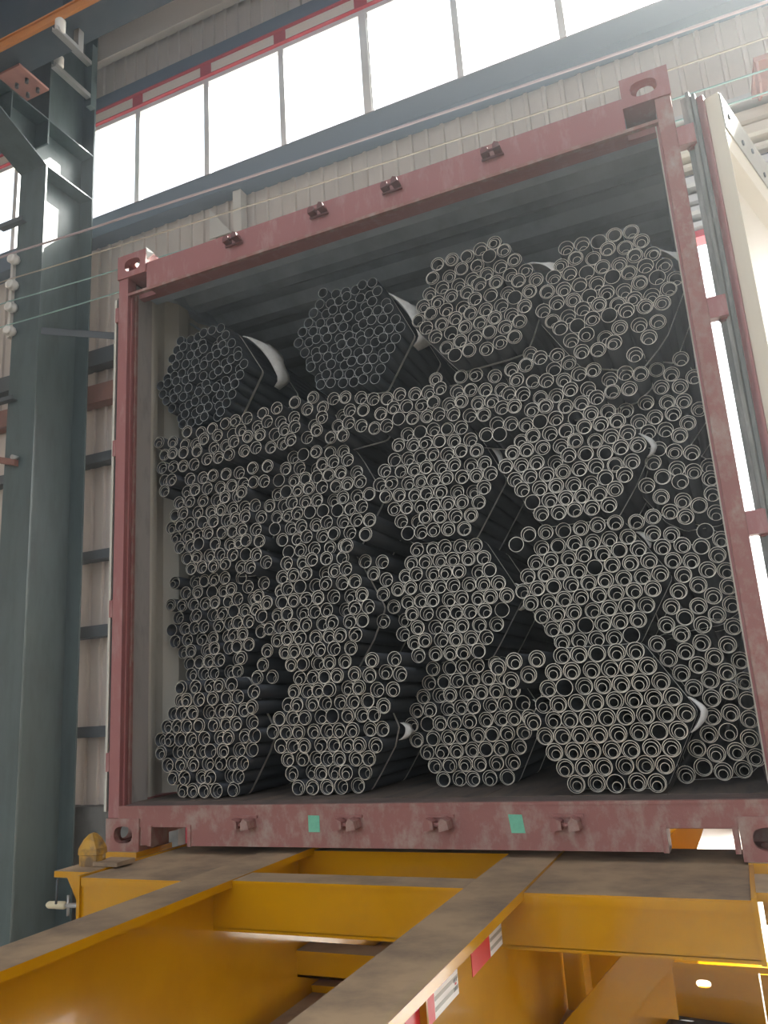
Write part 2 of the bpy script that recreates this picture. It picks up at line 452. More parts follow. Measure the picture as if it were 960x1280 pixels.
# two insulator arms on the back flange
for z in (7.07, 7.50):
    a = MB().box(-3.155, -3.095, 2.37, 2.90, z, z + 0.012).box(-3.155, -3.145, 2.37, 2.90, z + 0.012, z + 0.05).box(-3.105, -3.095, 2.37, 2.90, z + 0.012, z + 0.05)
    arm = a.build('insulator_arm', GALV, col)
    i_ = MB().tube([(-3.125, 2.44, z + 0.05), (-3.125, 2.44, z + 0.07), (-3.125, 2.44, z + 0.17), (-3.125, 2.44, z + 0.19)], 0.05, 14, radii=[0.035, 0.05, 0.05, 0.03])
    i_.build('insulator', PORC, arm)
MB().box(-3.16, -3.09, 2.86, 2.93, 6.98, 7.78).build('arm_upright', TEAL, col)
MB().box(CX1 - 0.02, -3.09, 2.90, 2.94, 7.30, 7.40).build('arm_cleat', TEAL, col)

# ------------------------------------------------------------------ crane runway girder on the corbel
gir = empty('runway_girder', (-3.3, 1.92, 6.50))
tag(gir, 'dark blue steel crane runway girder crossing the upper left corner on the column corbel', 'girder')
MB().box(-8.1, 8.4, 1.60, 1.90, 6.515, 6.535).build('bottom_flange', GIRDER, gir)
MB().box(-8.1, 8.4, 1.742, 1.758, 6.535, 7.38).build('web', GIRDER, gir)
MB().box(-8.1, 8.4, 1.58, 1.92, 7.38, 7.40).build('top_flange', GIRDER, gir)
MB().box(-8.1, 8.4, 1.70, 1.80, 7.40, 7.48).build('crane_rail', GIRT, gir)
for x in (-5.6, -4.4, -2.2, -1.0, 0.2, 1.4, 2.6):
    MB().box(x - 0.005, x + 0.005, 1.61, 1.742, 6.535, 7.38).build('web_stiffener', GIRDER, gir)
pl = MB().box(-3.50, -2.90, 1.78, 2.13, 6.49, 6.515).build('bearing_plate', PINK, gir)
for x, y in ((-3.10, 1.93), (-2.97, 1.93), (-3.10, 2.06), (-2.97, 2.06)):
    MB().tube([(x, y, 6.445), (x, y, 6.49)], 0.018, 6).build('bolt', GIRT, pl)
rail = MB().box(-8.1, 8.4, 1.545, 1.575, 6.455, 6.53)
rail.box(-8.1, 8.4, 1.53, 1.59, 6.53, 6.545)
rl = rail.build('conductor_rail', ORANGE)
tag(rl, 'orange conductor rail running along the near side of the crane girder', 'conductor rail')
for x in (-2.16,):
    h = empty('rail_holder', (x, 1.56, 6.3))
    tag(h, 'galvanised rail holder with white insulator carrying the orange rail near the column', 'rail holder')
    MB().box(x - 0.03, x + 0.03, 1.50, 1.80, 6.285, 6.297).box(x - 0.03, x - 0.022, 1.50, 1.80, 6.297, 6.325).box(x + 0.022, x + 0.03, 1.50, 1.80, 6.297, 6.325).box(x - 0.03, x + 0.03, 1.74, 1.80, 6.325, 6.515).build('arm', GALV, h)
    MB().tube([(x, 1.56, 6.297), (x, 1.56, 6.32), (x, 1.56, 6.43), (x, 1.56, 6.455)], 0.05, 14, radii=[0.03, 0.045, 0.045, 0.025]).build('insulator', PORC, h)

# ------------------------------------------------------------------ trolley wires on insulators
def wire(name, pts, m, label, r=0.006):
    dense = []
    for (a, b2) in zip(pts[:-1], pts[1:]):
        for k in range(8):
            t = k / 8
            p = Vector(a).lerp(Vector(b2), t)
            L = (Vector(b2) - Vector(a)).length
            p.z -= 0.004 * L * 4 * t * (1 - t)
            dense.append(p)
    dense.append(Vector(pts[-1]))
    o = MB().tube(dense, r, 6, 0).build(name, m)
    tag(o, label, 'wire', 'bare trolley wires strung along the wall')
YW = 2.30
wz = [(4.98, 4.71), (4.70, 4.45), (4.46, 4.22), (4.21, 4.06)]
wl_ = ['topmost trolley wire, thick and pinkish, strung in front of the beige cladding',
       'tan trolley wire, second from the top, strung in front of the beige cladding',
       'green trolley wire, third from the top, passing above the open right door',
       'lowest green trolley wire, meeting the top of the silver shutter slats']
for (za, zb), lab, m, r in zip(wz, wl_, (WIREPINK, WIREYEL, WIREGREEN, WIREGREEN), (0.010, 0.006, 0.006, 0.006)):
    wire('trolley_wire', [(-8.0, YW, za + 0.12), (-3.46, YW, za), (-2.0, YW, za * 0.72 + zb * 0.28), (3.15, YW, zb), (8.2, YW, zb + 0.02)], m, lab, r)
rack = empty('insulator_rack', (-3.5, 2.37, 4.15))
tag(rack, 'pale strip with four white porcelain insulators holding the wires on the column', 'insulator rack')
MB().box(-3.56, -3.53, 2.36, 2.398, 4.12, 5.05).build('backing_strip', BEIGE, rack)
for z in (4.975, 4.695, 4.455, 4.205):
    ins = MB().tube([(-3.50, 2.395, z - 0.03), (-3.50, 2.37, z - 0.03), (-3.50, 2.33, z - 0.03), (-3.50, 2.318, z - 0.03), (-3.50, 2.306, z - 0.03), (-3.50, 2.295, z - 0.03)], 0.05, 12,
                    radii=[0.03, 0.05, 0.055, 0.03, 0.055, 0.03])
    ins.build('insulator', PORC, rack)
wb = empty('wall_bracket', (3.25, WY, 4.55))
tag(wb, 'pinkish steel bracket jutting from the cladding at the upper right edge', 'bracket')
MB().prism([(2.88, 4.80), (WY, 4.84), (WY, 4.80), (2.88, 4.76)], 'x', 3.13, 3.36).build('bracket_plate', PINK, wb)
MB().prism([(2.88, 4.76), (3.10, 4.76), (3.10, 4.60), (2.98, 4.54), (2.90, 4.60)], 'x', 3.14, 3.155).build('bracket_lug', PINK, wb)
MB().prism([(2.88, 4.76), (3.10, 4.76), (3.10, 4.60), (2.98, 4.54), (2.90, 4.60)], 'x', 3.32, 3.335).build('bracket_lug', PINK, wb)
# ------------------------------------------------------------------ shipping container, doors open
W, LEN, H = 2.438, 6.058, 2.591
con = empty('shipping_container', (W / 2, 0.0, 0.0))
tag(con, 'worn oxide red shipping container with open doors, loaded with steel pipes, on the yellow chassis', 'container')

def casting(x0, y0, z0, sx, sy, top):
    """hollow corner block: oval holes in the end, the outer side and the top or bottom; sx, sy point outwards"""
    A, B, C, T = 0.162, 0.178, 0.118, 0.028
    m = MB()
    ye = y0 if sy < 0 else y0 + B - T
    m.plate_hole((x0, ye, z0), (1, 0, 0), (0, 0, 1), (0, 1, 0), A, C, T, 0.045, 0.031, cu=0.085 if sx < 0 else A - 0.085)
    m.box(x0, x0 + A, (y0 + B - T if sy < 0 else y0), (y0 + B if sy < 0 else y0 + T), z0, z0 + C)
    xe = x0 if sx < 0 else x0 + A - T
    m.plate_hole((xe, y0 + T, z0), (0, 1, 0), (0, 0, 1), (1, 0, 0), B - 2 * T, C, T, 0.038, 0.026)
    m.box((x0 + A - T if sx < 0 else x0), (x0 + A if sx < 0 else x0 + T), y0 + T, y0 + B - T, z0, z0 + C)
    for z in (z0, z0 + C - T):
        if (z > z0) == top:
            m.plate_hole((x0 + T, y0 + T, z), (1, 0, 0), (0, 1, 0), (0, 0, 1), A - 2 * T, B - 2 * T, T, 0.032, 0.05)
        else:
            m.box(x0 + T, x0 + A - T, y0 + T, y0 + B - T, z, z + T)
    return m
for top in (True, False):
    for sx in (-1, 1):
        for sy in (-1, 1):
            x0 = -0.004 if sx < 0 else W - 0.162 + 0.004
            y0 = -0.006 if sy < 0 else LEN - 0.178 + 0.006
            casting(x0, y0, H - 0.118 if top else 0, sx, sy, top).build('corner_casting', REDWORN if not top else RED, con)

# header: front face, turned-up lower lip, underside
hd = MB()
hd.prism([(0.004, 2.395), (0.004, 2.522), (0.014, 2.528), (0.14, 2.528), (0.14, 2.515), (0.016, 2.510), (0.016, 2.407), (0.075, 2.412), (0.075, 2.398)], 'x', 0.158, W - 0.158)
hd.build('header', RED, con)
MB().box(0.054, W - 0.054, 0.076, 0.11, 2.40, 2.44).build('header_soffit', RED, con)
MB().box(0.054, W - 0.054, 0.11, 0.20, 2.43, 2.45).build('header_backing', INNER, con)
MB().box(0.053, W - 0.053, 0.004, 0.022, 2.383, 2.396).build('header_lip', REDWORN, con)
# door posts, J-shaped: outer strip, recessed web, raised inner edge
for s in (-1, 1):
    def X(a): return a if s < 0 else W - a
    def bx(m, a, b, *r):
        return m.box(min(X(a), X(b)), max(X(a), X(b)), *r)
    p = MB()
    bx(p, 0.0, 0.053, 0.0, 0.055, 0.118, H - 0.118)
    p.build('corner_post', RED if s < 0 else REDWORN, con, bevel=0.003)
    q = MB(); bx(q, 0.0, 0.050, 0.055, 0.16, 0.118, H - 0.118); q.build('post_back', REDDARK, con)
    q = MB(); bx(q, 0.053, 0.060, 0.022, 0.034, 0.14, 2.40); q.build('post_rib', RED, con)
    q = MB(); bx(q, 0.053, 0.064, 0.046, 0.060, 0.14, 2.40); q.build('post_edge', CREAM if s > 0 else REDWORN, con)
    q = MB(); bx(q, 0.046, 0.054, 0.060, 0.165, 0.145, 2.46); q.build('post_inner_plate', INNERWARM, con)
# sill with two rectangular notches, sloping threshold
sl = MB()
for a, b in ((0.162, 0.217), (0.385, 2.086), (2.262, W - 0.162)):
    sl.box(a, b, 0.0, 0.014, 0.022, 0.087)
sl.box(0.053, W - 0.053, 0.0, 0.014, 0.118, 0.160)
sl.box(0.158, W - 0.158, 0.0, 0.014, 0.087, 0.118)
sl.box(0.053, W - 0.053, -0.003, 0.02, 0.154, 0.163)
for a, b in ((0.385, 2.086),):
    sl.box(a, b, 0.014, 0.07, 0.022, 0.030)
sl.build('sill', REDWORN, con)
MB().prism([(0.02, 0.162), (0.02, 0.150), (0.10, 0.150), (0.10, 0.167)], 'x', 0.053, W - 0.053).build('threshold', SILLTOP, con)
for k, (a, b) in enumerate(((0.20, 0.217), (0.385, 0.40), (2.071, 2.086), (2.262, 2.277))):
    MB().box(a, b, -0.006, 0.09, 0.02, 0.095).build('notch_edge', REDWORN, con)
# lock keepers
def keeper(x, z, up):
    m = MB()
    t = 1 if up else -1
    m.prism([(x - 0.045, z - 0.018), (x - 0.012, z - 0.012), (x - 0.012, z + 0.012), (x - 0.035, z + 0.022), (x - 0.045, z + 0.006)], 'y', -0.045, 0.004)
    m.prism([(x + 0.012, z - 0.018), (x + 0.045, z - 0.010), (x + 0.040, z + 0.014), (x + 0.022, z + 0.024), (x + 0.012, z + 0.010)], 'y', -0.055, 0.004)
    m.box(x - 0.05, x + 0.05, -0.008, 0.004, z - 0.024 * t - 0.005, z - 0.024 * t + 0.004)
    m.tube([(x - 0.012, -0.028, z), (x + 0.012, -0.028, z)], 0.007, 6)
    return m
for x in (0.642, 1.061, 1.390, 1.802):
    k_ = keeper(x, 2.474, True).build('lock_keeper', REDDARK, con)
    k_.scale = (0.85, 0.7, 0.75)
    k_.location.z += 0.006
    keeper(x, 0.100, False).build('lock_keeper', REDWORN, con)
# hinge lugs on both posts
for z in (0.33, 0.945, 1.655, 2.30):
    for s in (-1, 1):
        xa = W if s > 0 else -0.018
        hl = MB().box(xa, xa + (0.055 if s > 0 else 0.018), 0.0, 0.035, z - 0.036, z + 0.036)
        hl.tube([((W + 0.045) if s > 0 else -0.010, 0.03, z - 0.042), ((W + 0.045) if s > 0 else -0.010, 0.03, z + 0.042)], 0.014, 10)
        hl.build('hinge', RED, con)
# rails
for x0 in (0.0, W - 0.06):
    MB().box(x0, x0 + 0.06, 0.172, LEN - 0.178, H - 0.075, H - 0.015).build('top_side_rail', INNER, con)
    MB().box(x0, x0 + 0.05, 0.172, LEN - 0.178, 0.02, 0.175).build('bottom_side_rail', RED, con)
# corrugated walls, roof, end wall
def corr(n, pitch, d):
    p = []
    for k in range(n):
        a = k * pitch
        p += [(a, 0), (a + pitch * 0.26, 0), (a + pitch * 0.5, d), (a + pitch * 0.76, d)]
    p.append((n * pitch, 0))
    return p
cp = corr(20, 0.278, 0.036)
MB().sheet([(0.012 + d, 0.235 + a) for a, d in cp], 'z', 0.175, H - 0.075, 0, (-0.002, 0, 0)).build('side_panel', CREAM, con)
MB().sheet([(W - 0.006 - d, 0.235 + a) for a, d in cp], 'z', 0.175, H - 0.075, 0, (0.002, 0, 0)).build('side_panel', INNER, con)
for s, mm in ((-1, CREAM), (1, INNER)):
    pe = [(0.010, 0.165), (0.040, 0.165), (0.047, 0.172), (0.050, 0.185), (0.048, 0.20), (0.042, 0.225), (0.012, 0.24)]
    MB().prism([(a if s < 0 else W - a, b) for a, b in pe], 'z', 0.145, 2.45).build('side_panel_edge', mm, con)
cr = corr(22, 0.262, 0.036)
MB().sheet([(0.19 + a, 2.535 + d) for a, d in cr], 'x', 0.03, W - 0.03, 0, (0, 0, 0.002)).build('roof_panel', INNER, con)
MB().box(0.05, W - 0.05, 0.10, 0.20, 2.50, 2.545).build('roof_end_plate', INNER, con)
MB().sheet([(0.03 + a, LEN - 0.06 + d) for a, d in corr(9, 0.264, 0.04)], 'z', 0.17, H - 0.06, 0, (0, 0.002, 0)).build('end_wall', INNER, con)
# lashing rings under the roof rail
for y in (0.45, 1.3):
    MB().tube([(0.06, y, 2.44), (0.085, y + 0.02, 2.42), (0.085, y + 0.06, 2.42), (0.06, y + 0.08, 2.44)], 0.006, 6).build('lashing_ring', INNER, con)
# plywood floor boards
nb = 8
bw = (W - 0.10) / nb
b0 = MB().box(0.05, 0.05 + bw - 0.003, 0.10, LEN - 0.05, 0.142, 0.168).build('floor_board', PLY, con)
for k in range(1, nb):
    clone(b0, con, WPOS[b0.name] + Vector((k * bw, 0, 0)))
for k in range(13):
    y = 0.35 + k * 0.45
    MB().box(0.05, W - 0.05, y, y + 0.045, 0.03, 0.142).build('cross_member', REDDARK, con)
# green paper tape on the sill, torn white plastic on the upper left casting
for x0, sk in ((0.900, 0.0), (1.618, 0.006)):
    MB().add([(x0 + sk, -0.0015, 0.072), (x0 + 0.044 + sk, -0.0015, 0.072), (x0 + 0.044, -0.0015, 0.126), (x0, -0.0015, 0.127),
              (x0 + sk, 0.0, 0.072), (x0 + 0.044 + sk, 0.0, 0.072), (x0 + 0.044, 0.0, 0.126), (x0, 0.0, 0.127)],
             [(0, 1, 2, 3), (4, 7, 6, 5), (0, 4, 5, 1), (1, 5, 6, 2), (2, 6, 7, 3), (3, 7, 4, 0)]).build('green_tape', GREEN, con)
MB().add([(0.158, -0.004, 2.60), (0.20, 0.0, 2.555), (0.165, -0.006, 2.535), (0.158, 0.004, 2.60), (0.20, 0.006, 2.555), (0.165, 0.002, 2.535), (0.175, -0.012, 2.565)],
         [(0, 6, 1), (1, 6, 2), (2, 6, 0), (3, 4, 5), (0, 1, 4, 3), (1, 2, 5, 4), (2, 0, 3, 5)]).build('plastic_scrap', SLING, con)

# right door, swung back past the side wall; local axes: d along the door, n towards its inner face
HG = Vector((W + 0.045, 0.03, 0))
ang = math.atan2(0.95, 0.31)
dd = Vector((math.cos(ang), math.sin(ang), 0)); nn = Vector((math.sin(ang), -math.cos(ang), 0))
def slab(m, s0, s1, t0, t1, z0, z1, mi=0):
    def P(s, t, z): return HG + dd * s + nn * t + Vector((0, 0, z))
    vs = [P(s0, t0, z0), P(s1, t0, z0), P(s1, t1, z0), P(s0, t1, z0), P(s0, t0, z1), P(s1, t0, z1), P(s1, t1, z1), P(s0, t1, z1)]
    m.add(vs, [(0, 3, 2, 1), (4, 5, 6, 7), (0, 1, 5, 4), (1, 2, 6, 5), (2, 3, 7, 6), (3, 0, 4, 7)], mi)
    return m
DZ0, DZ1 = 0.15, 2.455
rd = MB()
slab(rd, 0.02, 1.17, -0.010, 0.045, DZ0, DZ1)
door_r = rd.build('right_door', RED, con)
g = MB()
slab(g, 0.004, 0.024, -0.018, 0.000, DZ0 - 0.01, DZ1 + 0.012)
slab(g, -0.010, 0.024, 0.004, 0.016, DZ0 - 0.01, DZ1 + 0.018)
slab(g, 0.006, 0.024, 0.018, 0.030, DZ0 - 0.01, DZ1 + 0.012)
slab(g, 0.02, 1.17, 0.000, 0.020, DZ1, DZ1 + 0.018)
g.build('gasket', RUBBER, door_r)
g = MB(); slab(g, 0.020, 0.045, 0.032, 0.052, DZ0, DZ1); g.build('red_edge', RED, door_r)
# inner face: border members round a recessed panel with sloping sides
ip = MB()
def P(s, t, z): return HG + dd * s + nn * t + Vector((0, 0, z))
s0, s1, z0, z1 = 0.035, 1.15, DZ0 + 0.01, DZ1 - 0.01
a0, a1, c0, c1 = 0.042, 1.06, DZ0 + 0.16, DZ1 - 0.235
b0_, b1_, e0, e1 = 0.075, 1.01, DZ0 + 0.21, DZ1 - 0.285
T0, T1, TP = 0.046, 0.098, 0.060
ring = lambda S0, S1, Z0, Z1, t: [P(S0, t, Z0), P(S1, t, Z0), P(S1, t, Z1), P(S0, t, Z1)]
vs = ring(s0, s1, z0, z1, T0) + ring(s0, s1, z0, z1, T1) + ring(a0, a1, c0, c1, T1) + ring(b0_, b1_, e0, e1, TP)
fs = []
for lv in range(3):
    for k in range(4):
        l = (k + 1) % 4
        fs.append((lv * 4 + k, lv * 4 + l, lv * 4 + 4 + l, lv * 4 + 4 + k))
fs += [(12, 13, 14, 15), (3, 2, 1, 0)]
ip.add(vs, fs)
dp = ip.build('inner_panel', DOORCREAM, door_r)
tb = MB()
slab(tb, 0.040, 1.145, T1, T1 + 0.004, DZ1 - 0.150, DZ1 - 0.012)
tb.build('top_band', TOPBAND, door_r)
for k in range(9):
    s = 0.10 + k * 0.125
    zc = DZ1 - 0.075 - (0.035 if k % 2 else 0)
    MB().tube([P(s, T1 + 0.004, zc), P(s, T1 + 0.009, zc)], 0.010, 8).build('screw_head', GIRT, door_r)
MB().tube([P(0.62, TP, 1.63), P(0.62, TP + 0.06, 1.66), P(0.68, TP + 0.06, 1.66), P(0.68, TP, 1.62)], 0.007, 6).build('lashing_loop', DOORCREAM, door_r)
for z in (0.33, 0.945, 1.655, 2.30):
    h = MB(); slab(h, -0.015, 0.03, -0.022, -0.002, z - 0.036, z + 0.036); h.build('hinge_leaf', RED, door_r)
# left door folded flat against the left side: only its edge shows
ld = MB().box(-0.060, -0.028, 0.05, 1.20, 0.15, 2.40)
door_l = ld.build('left_door', RED, con)
MB().box(-0.036, -0.020, 0.035, 0.05, 0.14, 2.41).box(-0.036, -0.020, 0.05, 1.2, 2.40, 2.41).build('gasket', BLACK, door_l)
MB().box(-0.050, -0.038, 0.030, 0.05, 0.14, 2.40).build('door_edge', CREAM, door_l)

